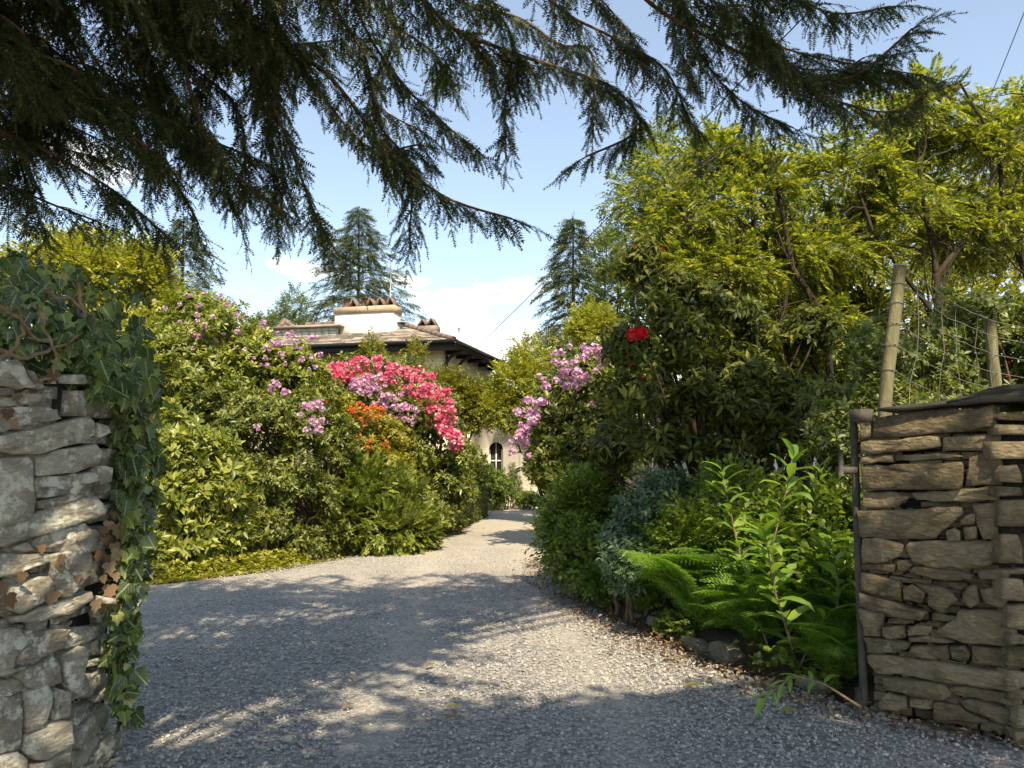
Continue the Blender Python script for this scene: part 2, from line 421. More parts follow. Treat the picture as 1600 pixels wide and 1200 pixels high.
def ivy_shape():
    half = [(0.0, -0.02), (0.16, -0.12), (0.36, -0.05), (0.52, 0.16), (0.36, 0.30), (0.33, 0.42), (0.40, 0.62), (0.20, 0.66), (0.10, 0.84), (0.0, 1.0)]
    pts = half + [(-x, y) for x, y in half[-2:0:-1]]
    V = [(0, 0.32, -0.05)] + [(x, y, 0.22 * abs(x) - 0.16 * max(0, y - 0.3) ** 2 - 0.1 * abs(x) ** 2) for x, y in pts]
    n = len(pts); F = [(0, 1 + i, 1 + (i + 1) % n) for i in range(n)]
    return np.array(V, float), np.array(F), np.array([(v[0], v[1]) for v in V])

# ------------------------------------------------------------------ crowns
def Lp(px, py, Y, rpx, rpy, ry=None):
    """lobe: centre by photo pixel and distance, radii by photo pixels"""
    c = at(px, py, Y); a, b = rpx / FPX * Y, rpy / FPX * Y
    return (c.x, c.y, c.z, a, ry if ry else 0.5 * (a + b), b)
def lobe_points(lobes, n, shell=(0.72, 1.06), nscale=1.1, thr=-0.12, r=rng, zmin=0.03, rough=0.22, front=0.0):
    lob = np.array(lobes, float)
    area = (lob[:, 3] * lob[:, 4] + lob[:, 3] * lob[:, 5] + lob[:, 4] * lob[:, 5])
    P, D = [], []; got = 0
    while got < n:
        m = int((n - got) * 2.2) + 50
        k = r.choice(len(lob), size=m, p=area / area.sum())
        d = norm(r.normal(size=(m, 3)))
        if front:
            flip = (d[:, 1] > 0) & (r.random(m) < front); d[flip, 1] *= -1
        s = r.uniform(shell[0], shell[1], m)
        nv = np.array([mnoise.noise(Vector((a[0] * 2.3 + b, a[1] * 2.3, a[2] * 2.3 - b))) for a, b in zip(d, k * 3.7)])
        s = s * (1 + rough * nv)
        p = lob[k, :3] + d * lob[k, 3:] * s[:, None]
        q = (p[:, None, :] - lob[None, :, :3]) / lob[None, :, 3:]
        q = np.linalg.norm(q, axis=2); q[np.arange(m), k] = 9
        ok = (q.min(axis=1) > shell[0] * 0.92) & (p[:, 2] > zmin)
        gap = np.array([mnoise.noise(Vector(a) * nscale) for a in p])
        ok &= (gap + 0.25 * r.normal(size=m)) > thr
        nd = norm(d / lob[k, 3:])
        P.append(p[ok]); D.append(nd[ok]); got += ok.sum()
    return np.concatenate(P)[:n], np.concatenate(D)[:n]
def stems_geo(base, lobes, n, r0, spread=0.25, k=5, sag=0.2, rr=random, reach=0.75):
    g = Geo()
    for i in range(n):
        l = lobes[i % len(lobes)]
        d = Vector((rr.gauss(0, 1), rr.gauss(0, 1), rr.gauss(0.3, 1))).normalized()
        e = Vector((l[0] + d.x * l[3] * reach, l[1] + d.y * l[4] * reach, max(0.1, l[2] + d.z * l[5] * reach)))
        b = Vector(base) + Vector((rr.uniform(-spread, spread), rr.uniform(-spread, spread), -0.05))
        pts = bend(b, e, 9, sag * rr.uniform(0.2, 1), 0.05 + 0.012 * (e - b).length)
        R = [r0 * rr.uniform(0.7, 1.1) * (1 - 0.8 * j / 8) for j in range(9)]
        g.add(*tube(pts, R, k))
        for q in range(3):
            j = rr.randint(4, 7); a = pts[j]
            f = a + Vector((rr.gauss(0, 1), rr.gauss(0, 1), rr.gauss(0.4, 0.7))).normalized() * 0.35 * max(l[3], l[5])
            g.add(*tube(bend(a, f, 5, 0.03, 0.03), [R[j] * 0.6 * (1 - 0.75 * s / 4) for s in range(5)], 4))
    return g
def scatter(thing_o, name, mods, mat, P, D, size, mode='axis', upw=0.5, jit=0.45, nparts=0, pname='leafy_shoot', up=(0, 0, 1), keep=1.0):
    """place leaf modules; the nparts nearest the camera become parts of their own, the rest one stuff part"""
    A = norm(D + upw * np.array([0, 0, 1.0]) + jit * rng.normal(size=D.shape))
    R = frames_axis(A) if mode == 'axis' else frames_grow(A, up)
    S = rng.uniform(size[0], size[1], len(P))
    which = rng.integers(0, len(mods), len(P))
    rest = np.ones(len(P), bool)
    if nparts:
        dist = np.linalg.norm(P - np.array([0, 0, CAMH]), axis=1)
        vis = np.abs(P[:, 0] / np.maximum(P[:, 1], 0.1)) < 0.66
        order = np.argsort(dist + 100 * (~vis))[:nparts]
        meshes = [mkmesh(pname, *m) for m in mods]
        for m in meshes: m.materials.append(mat)
        for i in order:
            part(pname, meshes[which[i]], None, thing_o, mat4(R[i], S[i], P[i]))
        rest[order] = False
    if rest.any():
        g = Geo()
        for w in range(len(mods)):
            s = rest & (which == w)
            if s.any(): inst(g, mods[w], P[s], R[s], S[s])
        part(name, g.mesh(name), mat, thing_o, kind='stuff')
def flowers(thing_o, lobes, n, mods, mat, size, pname='flower_head', zlo=None, side=0.7, shell=(0.98, 1.1), pts=None, upw=0.4):
    if pts is None:
        P, D = lobe_points(lobes, n * 4, shell, 1.5, -0.1)
        f = (D[:, 1] < 0.25) & (D[:, 2] > -0.35)
        P, D = P[f][:n], D[f][:n]
    else:
        P, D = pts
    A = norm(D + np.array([0, -0.35, upw]) + 0.25 * rng.normal(size=D.shape)); R = frames_axis(A)
    meshes = [mkmesh(pname, *m) for m in mods]
    for m in meshes: m.materials.append(mat)
    for i in range(len(P)):
        part(pname, meshes[i % len(meshes)], None, thing_o, mat4(R[i], rng.uniform(*size), P[i]))

# ================================================================== THE SETTING
def struct(name, me, mat):
    o = part(name, me, mat, None); o['kind'] = 'structure'; return o
def grid_sheet(x0, x1, y0, y1, nx, ny, zf):
    xs, ys = np.linspace(x0, x1, nx), np.linspace(y0, y1, ny)
    X, Y = np.meshgrid(xs, ys); Z = zf(X, Y)
    V = np.stack([X, Y, Z], -1).reshape(-1, 3)
    i = np.arange(ny - 1)[:, None] * nx + np.arange(nx - 1)[None]; i = i.ravel()
    F = np.concatenate([np.stack([i, i + 1, i + nx + 1], 1), np.stack([i, i + nx + 1, i + nx], 1)])
    return V, F
g = Geo(); g.add(*grid_sheet(-400, 400, -200, 700, 41, 46, lambda X, Y: 0 * X - 0.0))
struct('ground', g.mesh('ground'), M_soil)

# driveway: left and right edge, near to far
EDGE_L = [(-9.0, -6), (-9.0, 4), (-8.0, 8.2), (-6.2, 9.1), (-4.4, 9.85), (-3.3, 11.0), (-2.45, 12.7), (-1.8, 14.2), (-1.28, 15.9), (-0.9, 18.2), (-0.70, 20.7), (-1.2, 23.2), (-2.6, 24.2)]
EDGE_R = [(9.0, -6), (9.0, 3.4), (5.0, 3.9), (2.95, 4.35), (2.3, 4.95), (1.83, 5.7), (1.5, 6.2), (1.16, 7.2), (0.87, 8.3), (0.60, 10.2), (0.60, 12.4), (0.66, 16), (0.83, 20.7), (1.4, 23.4), (1.8, 24.3)]
def resample(e, n):
    e = np.array(e, float); s = np.r_[0, np.cumsum(np.linalg.norm(np.diff(e, axis=0), axis=1))]
    t = np.linspace(0, s[-1], n); return np.stack([np.interp(t, s, e[:, 0]), np.interp(t, s, e[:, 1])], 1)
# rows at matching distance
def edge_x(e, y):
    e = np.array(e, float); return np.interp(y, e[:, 1], e[:, 0])
ys = np.concatenate([np.linspace(-6, 3.4, 14), np.linspace(3.5, 24.2, 130)])
nx = 40; V = []
for y in ys:
    xl, xr = edge_x(EDGE_L, y), edge_x(EDGE_R, y)
    for j in range(nx):
        t = j / (nx - 1); x = xl + (xr - xl) * t
        jag = 0.07 * mnoise.noise(Vector((x * 2.0, y * 2.0, 0.3)))
        if j in (0, nx - 1): x += jag * 1.6
        ed = min(t, 1 - t) * (xr - xl)
        z = 0.012 + 0.028 * min(1, ed / 0.4) + 0.012 * mnoise.noise(Vector((x * 0.9, y * 0.9, 4))) * min(1, ed / 0.4)
        V.append((x, y + (jag if j in (0, nx - 1) else 0), z))
i = (np.arange(len(ys) - 1)[:, None] * nx + np.arange(nx - 1)[None]).ravel()
F = np.concatenate([np.stack([i, i + 1, i + nx + 1], 1), np.stack([i, i + nx + 1, i + nx], 1)])
def drive_mat():
    m, nt, out = nmat('slate_chippings'); L = nt.links
    tc = N(nt, 'ShaderNodeTexCoord')
    vo = N(nt, 'ShaderNodeTexVoronoi', Scale=42.0); L.new(tc.outputs['Object'], vo.inputs['Vector'])
    ve = N(nt, 'ShaderNodeTexVoronoi', Scale=42.0, feature='DISTANCE_TO_EDGE'); L.new(tc.outputs['Object'], ve.inputs['Vector'])
    sp = N(nt, 'ShaderNodeSeparateXYZ'); L.new(vo.outputs['Color'], sp.inputs[0])
    r1 = ramp(nt, [(0.0, (0.15, 0.145, 0.138)), (0.5, (0.30, 0.287, 0.27)), (1.0, (0.45, 0.42, 0.38))]); L.new(sp.outputs[0], r1.inputs[0])
    r2 = ramp(nt, [(0.0, (0.25, 0.25, 0.25)), (0.09, (1, 1, 1))]); L.new(ve.outputs['Distance'], r2.inputs[0])
    mu = N(nt, 'ShaderNodeMixRGB', blend_type='MULTIPLY'); mu.inputs['Fac'].default_value = 1; L.new(r1.outputs[0], mu.inputs[1]); L.new(r2.outputs[0], mu.inputs[2])
    # dusty, worn fines in patches
    n1 = N(nt, 'ShaderNodeTexNoise', Scale=0.55, Detail=6, Roughness=0.6); L.new(tc.outputs['Object'], n1.inputs['Vector'])
    n3 = N(nt, 'ShaderNodeTexNoise', Scale=60, Detail=4, Roughness=0.7); L.new(tc.outputs['Object'], n3.inputs['Vector'])
    rf = ramp(nt, [(0.3, (0.33, 0.29, 0.24)), (0.7, (0.56, 0.51, 0.43))]); L.new(n3.outputs['Fac'], rf.inputs[0])
    sy = N(nt, 'ShaderNodeSeparateXYZ'); L.new(tc.outputs['Object'], sy.inputs[0])
    far = N(nt, 'ShaderNodeMapRange'); far.inputs['From Min'].default_value = 6.0; far.inputs['From Max'].default_value = 17.0; far.inputs['To Max'].default_value = 0.42; L.new(sy.outputs[1], far.inputs['Value'])
    cxm = N(nt, 'ShaderNodeMath', operation='MULTIPLY_ADD'); L.new(sy.outputs[1], cxm.inputs[0]); cxm.inputs[1].default_value = .06; cxm.inputs[2].default_value = -.21
    cx2 = N(nt, 'ShaderNodeMath', operation='ADD'); L.new(cxm.outputs[0], cx2.inputs[0]); L.new(sy.outputs[0], cx2.inputs[1])
    ab1 = N(nt, 'ShaderNodeMath', operation='ABSOLUTE'); L.new(cx2.outputs[0], ab1.inputs[0])
    sb1 = N(nt, 'ShaderNodeMath', operation='SUBTRACT'); L.new(ab1.outputs[0], sb1.inputs[0]); sb1.inputs[1].default_value = .72
    ab2 = N(nt, 'ShaderNodeMath', operation='ABSOLUTE'); L.new(sb1.outputs[0], ab2.inputs[0])
    tk = N(nt, 'ShaderNodeMapRange'); tk.inputs['From Min'].default_value = .0; tk.inputs['From Max'].default_value = .34; tk.inputs['To Min'].default_value = .16; tk.inputs['To Max'].default_value = 0.0; L.new(ab2.outputs[0], tk.inputs['Value'])
    ad0 = N(nt, 'ShaderNodeMath', operation='ADD'); L.new(tk.outputs[0], ad0.inputs[0]); L.new(far.outputs[0], ad0.inputs[1])
    ad = N(nt, 'ShaderNodeMath', operation='ADD'); L.new(n1.outputs['Fac'], ad.inputs[0]); L.new(ad0.outputs[0], ad.inputs[1])
    rm = ramp(nt, [(0.52, (0, 0, 0)), (0.85, (0.85, 0.85, 0.85))]); L.new(ad.outputs[0], rm.inputs[0])
    mx = N(nt, 'ShaderNodeMixRGB'); L.new(rm.outputs[0], mx.inputs['Fac']); L.new(mu.outputs[0], mx.inputs[1]); L.new(rf.outputs[0], mx.inputs[2])
    hs = N(nt, 'ShaderNodeMath', operation='MULTIPLY_ADD'); L.new(ve.outputs['Distance'], hs.inputs[0]); hs.inputs[1].default_value = 1.2; L.new(sp.outputs[1], hs.inputs[2])
    b = N(nt, 'ShaderNodeBump', Strength=0.55, Distance=0.012); L.new(hs.outputs[0], b.inputs['Height'])
    p = N(nt, 'ShaderNodeBsdfPrincipled', Roughness=0.75); p.inputs['Specular IOR Level'].default_value = 0.3
    L.new(mx.outputs[0], p.inputs['Base Color']); L.new(b.outputs[0], p.inputs['Normal']); L.new(p.outputs[0], out.inputs['Surface'])
    return m
M_drive = drive_mat()
struct('driveway', mkmesh('driveway', np.array(V), F, smooth=True), M_drive)

# loose slate chips over the near drive
def chips(n, y0, y1, smin, smax, xlim):
    k = rng.integers(0, 3, n)
    # denser near the camera, where chips show
    y = y0 + (y1 - y0) * rng.random(n) ** 1.6
    x = np.array([rng.uniform(max(-xlim, edge_x(EDGE_L, a) + 0.1), min(xlim + 0.6, edge_x(EDGE_R, a) - 0.05)) for a in y])
    dens = np.array([mnoise.noise(Vector((a * 0.55, b * 0.55, 9))) for a, b in zip(x, y)])
    trk = np.exp(-((np.abs(x + 0.15 + 0.06 * (y - 6)) - 0.72) / 0.2) ** 2)
    ok = dens - 0.5 * trk + 0.3 * rng.normal(size=n) > -0.2
    x, y = x[ok], y[ok]; n = len(x)
    ang = np.sort(rng.uniform(0, 2 * math.pi, (n, 5)), axis=1)
    ang = (np.arange(5) * 2 * math.pi / 5)[None] + 0.5 * (ang / (2 * math.pi) - 0.5)
    rad = rng.uniform(0.6, 1.15, (n, 5)) * rng.uniform(smin, smax, n)[:, None]
    el = rng.uniform(0.5, 1.0, n)
    px, py = np.cos(ang) * rad, np.sin(ang) * rad * el[:, None]
    th = rng.uniform(0, 2 * math.pi, n)
    qx = px * np.cos(th)[:, None] - py * np.sin(th)[:, None]; qy = px * np.sin(th)[:, None] + py * np.cos(th)[:, None]
    tx, ty = rng.normal(0, 0.2, n), rng.normal(0, 0.2, n)
    base = 0.047 + 0.012 * rng.random(n)
    zt = base[:, None] + tx[:, None] * qx + ty[:, None] * qy
    th_ = rng.uniform(0.003, 0.008, n)[:, None]
    top = np.stack([x[:, None] + qx, y[:, None] + qy, zt], -1)
    bot = np.stack([x[:, None] + qx * 1.08, y[:, None] + qy * 1.08, zt - th_ - 0.004], -1)
    V = np.concatenate([top, 0.5 * (bot + np.roll(bot, -1, 1))], 1)
    F = [(0, 1, 2), (0, 2, 3), (0, 3, 4)]
    for j in range(5):
        F.append((j, 5 + j, (j + 1) % 5))
    F = np.array(F)[None] + (np.arange(n) * 10)[:, None, None]
    return V.reshape(-1, 3), F.reshape(-1, 3)
def chip_mat():
    m, nt, out = nmat('slate_chip'); L = nt.links
    g = N(nt, 'ShaderNodeNewGeometry')
    r = ramp(nt, [(0.0, (0.21, 0.202, 0.19)), (0.4, (0.335, 0.32, 0.298)), (0.8, (0.45, 0.425, 0.39)), (1.0, (0.56, 0.51, 0.44))]); L.new(g.outputs['Random Per Island'], r.inputs[0])
    p = N(nt, 'ShaderNodeBsdfPrincipled', Roughness=0.6); L.new(r.outputs[0], p.inputs['Base Color']); L.new(p.outputs[0], out.inputs['Surface'])
    return m
g = Geo(); g.add(*chips(40000, 3.2, 13.5, 0.006, 0.0125, 3.8)); g.add(*chips(7000, 3.2, 7.5, 0.011, 0.019, 3.2))
o = single('slate_chips', g.mesh('slate_chips'), chip_mat(), 'loose grey slate chippings spread over the shaded near driveway', 'gravel'); o['kind'] = 'stuff'

# ================================================================== STONE WALLS
M_stoneL = stone_mat('pale_lichened_slate', (0.14, 0.12, 0.09), (0.32, 0.28, 0.215), (0.48, 0.435, 0.345), (0.68, 0.655, 0.54), 0.75, moss=(0.16, 0.15, 0.06), moss_amt=0.5)
M_stoneR = stone_mat('dark_slate', (0.075, 0.055, 0.033), (0.20, 0.152, 0.092), (0.34, 0.27, 0.17), (0.36, 0.32, 0.20), 0.2, moss=(0.11, 0.105, 0.035), moss_amt=0.7)
def plane_hit(px, py, P0, T):
    d = pdir(px, py); n = Vector((T[1], -T[0], 0))
    t = (Vector((P0[0], P0[1], 0)) - Vector((0, 0, 0))).dot(n) / d.dot(n)
    p = Vector((0, 0, CAMH)) + d * t
    return ((p.x - P0[0]) * T[0] + (p.y - P0[1]) * T[1], p.z)
def stone_mesh(poly, depth, proud, r, seg=0.05, tilt=0.10, bev=0.007):
    """poly in (u, z) of the wall face; local axes x = along, y = into the wall, z = up, centred"""
    poly = [Vector((a, b)) for a, b in poly]
    area = sum(poly[i].x * poly[(i + 1) % len(poly)].y - poly[(i + 1) % len(poly)].x * poly[i].y for i in range(len(poly)))
    if area < 0: poly.reverse()
    c = sum(poly, Vector((0, 0))) / len(poly)
    ring = []
    for i in range(len(poly)):
        a, b = poly[i], poly[(i + 1) % len(poly)]; k = max(1, min(4, round((b - a).length / seg)))
        for j in range(k):
            q = a.lerp(b, j / k) - c
            q = q * (1 - min(0.03, 0.001 / max(0.02, q.length)))
            ring.append(q + Vector((r.uniform(-1, 1), r.uniform(-1, 1))) * (0.003 if j == 0 else 0.006))
    n = len(ring); V, F = [], []
    tx, tz = r.uniform(-tilt, tilt), r.uniform(-tilt, tilt * 1.5)
    for q in ring: V.append((q.x * 1.0, depth, q.y))
    for q in ring: V.append((q.x, -proud + bev + tx * q.x + tz * q.y + r.uniform(-0.004, 0.006), q.y))
    for q in ring:
        s = 1 - min(0.35, bev * r.uniform(0.7, 1.6) / max(0.02, q.length))
        V.append((q.x * s, -proud + tx * q.x + tz * q.y + r.uniform(-0.005, 0.004), q.y * s))
    for q in ring: V.append((q.x * 0.5, -proud + tx * q.x * 0.5 + tz * q.y * 0.5 + r.uniform(-0.013, 0.008), q.y * 0.5))
    V.append((0, -proud + r.uniform(-0.004, 0.006), 0)); m = len(V) - 1
    for k in range(3):
        for i in range(n):
            j = (i + 1) % n; a, b = k * n, (k + 1) * n
            F += [(a + i, a + j, b + j), (a + i, b + j, b + i)]
    for i in range(n):
        F.append((3 * n + i, 3 * n + (i + 1) % n, m))
    return mkmesh('stone', np.array(V), np.array(F)), c
def face_matrix(P0, T, u, z):
    # x axis along T, y axis into the wall (left of T when looking along it from outside), z up
    X = Vector((T[0], T[1], 0)).normalized(); Y = Vector((-X.y, X.x, 0))
    M = Matrix(((X.x, Y.x, 0, P0[0] + X.x * u), (X.y, Y.y, 0, P0[1] + X.y * u), (0, 0, 1, z), (0, 0, 0, 1)))
    return M
def add_stone(owner, mat, P0, T, poly, r, depth=0.10, proud=None):
    z0 = min(p[1] for p in poly)
    poly = [(a, max(b, -0.02)) for a, b in poly]
    me, c = stone_mesh(poly, depth, r.uniform(-0.006, 0.022) if proud is None else proud, r)
    part('stone', me, mat, owner, face_matrix(P0, T, c.x, c.y))
def coursed(owner, mat, P0, T, u0, u1, z0, ztop, r, hmin=0.06, hmax=0.17):
    """courses of random slabs over a face that the photograph does not show in full"""
    z = z0
    while z < ztop - 0.03:
        h = min(r.uniform(hmin, hmax), ztop - z); u = u0 - r.uniform(0, .05)
        while u < u1 - 0.03:
            w = min(r.choice((.14, .22, .34, .5, .7)) * r.uniform(.7, 1.2) * (1.3 if h < 0.09 else 1), u1 - u)
            if u1 - u - w < 0.08: w = u1 - u
            s = 0.008
            a, b, c, d = (u + s, z + s + r.uniform(0, .012)), (u + w - s, z + s + r.uniform(0, .012)), (u + w - s - r.uniform(0, .02), z + h - s - r.uniform(0, .014)), (u + s + r.uniform(0, .02), z + h - s - r.uniform(0, .014))
            add_stone(owner, mat, P0, T, [a, b, c, d], r)
            u += w
        z += h
def packing(owner, mat, P0, T, u0, u1, z0, ztop, r):
    """thin slivers set back in the joints"""
    z = z0
    while z < ztop - .02:
        h = r.uniform(.03, .065); u = u0
        while u < u1 - .03:
            w = min(r.uniform(.1, .28), u1 - u)
            add_stone(owner, mat, P0, T, [(u, z), (u + w * .97, z + r.uniform(-.008, .008)), (u + w * .97, z + h * .9), (u, z + h * r.uniform(.8, .98))], r, depth=.14, proud=r.uniform(-.075, -.04)); u += w
        z += h
def core(owner, foot, ztop, inset=0.05):
    g = Geo(); c = sum((Vector(p) for p in foot), Vector((0, 0))) / len(foot)
    q = []
    for p in foot:
        v = Vector(p) - c; q.append(c + v * (1 - inset / v.length))
    g.hexa([(p.x, p.y, 0) for p in q] + [(p.x, p.y, ztop) for p in q])
    part('core', g.mesh('core'), M_core, owner)

# ---- right wall: jamb face (dark, towards the drive) and road face (lit)
RF, RN = Vector((2.16, 4.98)), Vector((2.75, 4.50))           # far and near foot of the jamb
TJ = (RN - RF).normalized()
wallR = thing('stone_wall', 'dark dry stone gate wall with slate slabs at right of the drive', 'wall', (RF.x, RF.y, 0))
A3 = lambda pts: [(1300 + x / 4, 580 + y / 4) for x, y in pts]
A4 = lambda pts: [(1300 + x / 4, 860 + y / 4) for x, y in pts]
polysR = [
 A3([(240,300),(350,275),(600,242),(900,236),(1010,215),(1032,340),(820,380),(600,395),(240,415)]),
 A3([(180,312),(236,306),(235,410),(180,430)]),
 A3([(180,440),(420,425),(560,410),(668,408),(685,468),(560,490),(380,505),(180,520)]),
 A3([(690,412),(880,400),(1050,396),(1050,488),(880,495),(690,500)]),
 A3([(175,530),(380,525),(385,572),(175,580)]), A3([(390,528),(640,515),(835,530),(600,556),(390,560)]),
 A3([(180,590),(500,578),(808,568),(820,600),(813,735),(190,742)]),
 A3([(850,535),(1000,495),(1035,505),(1056,580),(1052,710),(830,715)]),
 A3([(190,755),(380,750),(478,790),(400,850),(180,860)]), A3([(490,760),(740,745),(1030,725),(1036,800),(860,822),(700,815),(520,808)]),
 A3([(150,872),(570,862),(650,845),(810,855),(820,890),(700,990),(640,1050),(560,1055),(170,1040)]),
 A3([(875,835),(1030,822),(1025,1055),(940,1055)]),
 A3([(800,935),(850,890),(900,890),(895,958),(800,962)]), A3([(710,1000),(760,978),(800,1000),(800,1062),(720,1060)]), A3([(815,975),(905,968),(905,1050),(830,1060)]),
 A4([(185,-75),(300,-80),(440,-30),(420,40),(330,80),(180,85)]),
 A4([(450,-20),(480,-50),(900,-60),(1025,-50),(1000,88),(860,118),(620,104),(510,90)]),
 A4([(180,92),(390,85),(390,140),(180,128)]), A4([(405,70),(450,60),(500,90),(470,130),(400,125)]),
 A4([(480,120),(520,100),(880,150),(885,180),(760,190),(500,150)]), A4([(905,130),(1030,120),(1100,130),(1105,185),(930,178)]),
 A4([(180,138),(430,192),(438,325),(180,248)]), A4([(440,240),(500,212),(585,262),(560,330),(450,310)]), A4([(515,205),(700,235),(790,310),(690,390),(600,350),(592,268)]),
 A4([(160,262),(440,342),(600,382),(560,430),(470,425),(170,350)]),
 A4([(840,230),(900,215),(920,330),(870,360),(810,320)]), A4([(925,242),(1060,225),(1095,300),(1080,362),(960,330)]),
 A4([(165,370),(330,382),(310,470),(300,540),(190,540)]), A4([(345,430),(420,410),(520,440),(470,462),(345,460)]), A4([(312,480),(440,470),(463,540),(360,555),(320,530)]), A4([(465,500),(520,465),(622,480),(600,535),(472,540)]),
 A4([(630,505),(770,420),(790,370),(1000,375),(1120,390),(1150,440),(1150,600),(1000,600),(820,585),(690,540)]),
 A4([(190,547),(330,557),(480,582),(470,620),(300,658),(210,648)]), A4([(472,545),(640,545),(760,580),(700,586),(480,574)]),
 A4([(490,600),(720,600),(733,685),(560,680),(470,655)]), A4([(727,602),(820,602),(860,650),(850,690),(745,685)]), A4([(870,597),(1165,640),(1165,765),(1060,740),(870,700)]),
 A4([(205,662),(400,667),(1170,770),(1180,876),(760,830),(420,780),(270,770),(220,710)]),
 A4([(310,797),(710,838),(755,910),(690,940),(500,910),(320,870)]), A4([(715,862),(800,847),(1185,908),(1185,982),(900,930),(730,890)]),
 A4([(285,950),(340,900),(460,920),(468,990),(400,1010),(290,1000)]), A4([(480,935),(630,930),(638,990),(600,1005),(480,975)]),
 A4([(640,950),(800,962),(860,1020),(980,1070),(900,1085),(640,1055)]), A4([(805,940),(850,930),(1180,1010),(1180,1092),(1050,1086),(830,982)]),
]
r = random.Random(3)
for p in polysR:
    add_stone(wallR, M_stoneR, RF, TJ, [plane_hit(x, y, RF, TJ) for x, y in p], r, depth=0.16, proud=r.uniform(-0.012, 0.03))
packing(wallR, M_stoneR, RF, TJ, 0.02, 0.72, 0.0, 1.78, r)
TR = Vector((1.0, -0.06)).normalized()
coursed(wallR, M_stoneR, RN + Vector((-0.03, -0.035)), TR, 0.0, 2.6, 0.0, 1.84, r, 0.045, 0.2)
core(wallR, [RF + Vector((0.06, 0)), RN + Vector((0.02, 0.03)), RN + TR * 2.6 + Vector((0, 0.06)), RF + TR * 3.2 + Vector((0, 0.1))], 1.80, 0.05)
# coping slabs, curling up to the right
def slab(path, wid, thk, rr, name='coping_slate'):
    """path = centre line of the front edge; runs back by wid"""
    g = Geo(); V, F = [], []
    n = len(path)
    for i, (p, th) in enumerate(zip(path, thk)):
        for (dy, dz) in ((-0.03, -th * 0.5), (wid, -th * 0.4), (wid, th * 0.5), (-0.03, th * 0.5)):
            nrm = Vector((-TJ.y, TJ.x, 0)); 
            q = Vector(p) + Vector((0.64, 0.76, 0)) * dy + Vector((0, 0, dz))
            V.append((q.x + rr.uniform(-.006, .006), q.y + rr.uniform(-.006, .006), q.z + rr.uniform(-.006, .006)))
    for i in range(n - 1):
        for j in range(4):
            a, b = i * 4 + j, i * 4 + (j + 1) % 4
            F += [(a, a + 4, b + 4), (a, b + 4, b)]
    F += [(0, 1, 2), (0, 2, 3), ((n - 1) * 4, (n - 1) * 4 + 2, (n - 1) * 4 + 1), ((n - 1) * 4, (n - 1) * 4 + 3, (n - 1) * 4 + 2)]
    g.add(V, F); return g.mesh(name)
def on_jamb(px, py):
    u, z = plane_hit(px, py, RF, TJ); return Vector((RF.x + TJ.x * u, RF.y + TJ.y * u, z))
M_cope = rough_mat('coping_slate', [(0.3, (0.035, 0.032, 0.028)), (0.55, (0.085, 0.075, 0.06)), (0.75, (0.13, 0.125, 0.07))], scale=6, bump=0.7, bscale=30, stretch=(1, 1, 5), rough=0.8)
p = [on_jamb(1375 + i * 32, y) for i, y in enumerate((640, 637, 635, 631, 628, 623, 619, 617))]
part('coping_slate', slab(p, 0.5, [0.02, 0.03, 0.03, 0.028, 0.045, 0.05, 0.052, 0.05], r), M_cope, wallR)
p = [on_jamb(1482 + i * 28, y) for i, y in enumerate((627, 620, 614, 609, 607, 606, 606, 607))]
part('coping_slate', slab(p, 0.55, [0.012, 0.02, 0.03, 0.035, 0.04, 0.04, 0.04, 0.04], r), M_cope, wallR)
for k in range(4):
    q0 = RN + TR * (0.55 + 0.52 * k)
    g = Geo(); g.box((q0.x, q0.y + 0.22, 1.87 + r.uniform(0, .02)), (0.25, 0.3, 0.022), -0.06 + r.uniform(-.04, .04)); part('coping_slate', g.mesh('coping_slate'), M_cope, wallR)

# ---- iron gate post on the right wall
M_iron = rough_mat('rusty_iron', [(0.3, (0.05, 0.045, 0.04)), (0.6, (0.10, 0.085, 0.07)), (0.78, (0.17, 0.09, 0.055))], scale=9, bump=0.5, bscale=60, rough=0.7)
gp = thing('gate_post', 'rusty iron gate post with hinge pin set against the right wall end', 'post', (RF.x - 0.01, RF.y + 0.05, 0))
b0, t0 = gnd(1352, 1100), at(1352, 640, 5.0)
pts = [Vector((2.165, 5.05, z)) for z in np.linspace(-0.02, 1.88, 6)]
g = Geo(); g.add(*tube(pts, [0.024] * 6, 10)); part('post', g.mesh('post', True), M_iron, gp)
g = Geo(); g.box((2.185, 4.97, 1.84), (0.06, 0.04, 0.04), -0.7); part('cap', g.mesh('cap'), M_iron, gp)
for z in (1.50,):
    g = Geo(); g.box((2.09, 5.0, z), (0.06, 0.03, 0.022), 0.4); g.add(*tube([(2.03, 4.94, z - 0.03), (2.03, 4.94, z + 0.12)], 0.016, 8))
    part('hinge_pin', g.mesh('hinge_pin'), M_iron, gp)
g = Geo(); g.add(*tube([(2.06, 4.88, -0.02), (2.065, 4.89, 0.21)], 0.022, 8)); tag(part('iron_stub', g.mesh('iron_stub'), M_iron, None), 'short rusty iron stub standing at the foot of right wall', 'post')

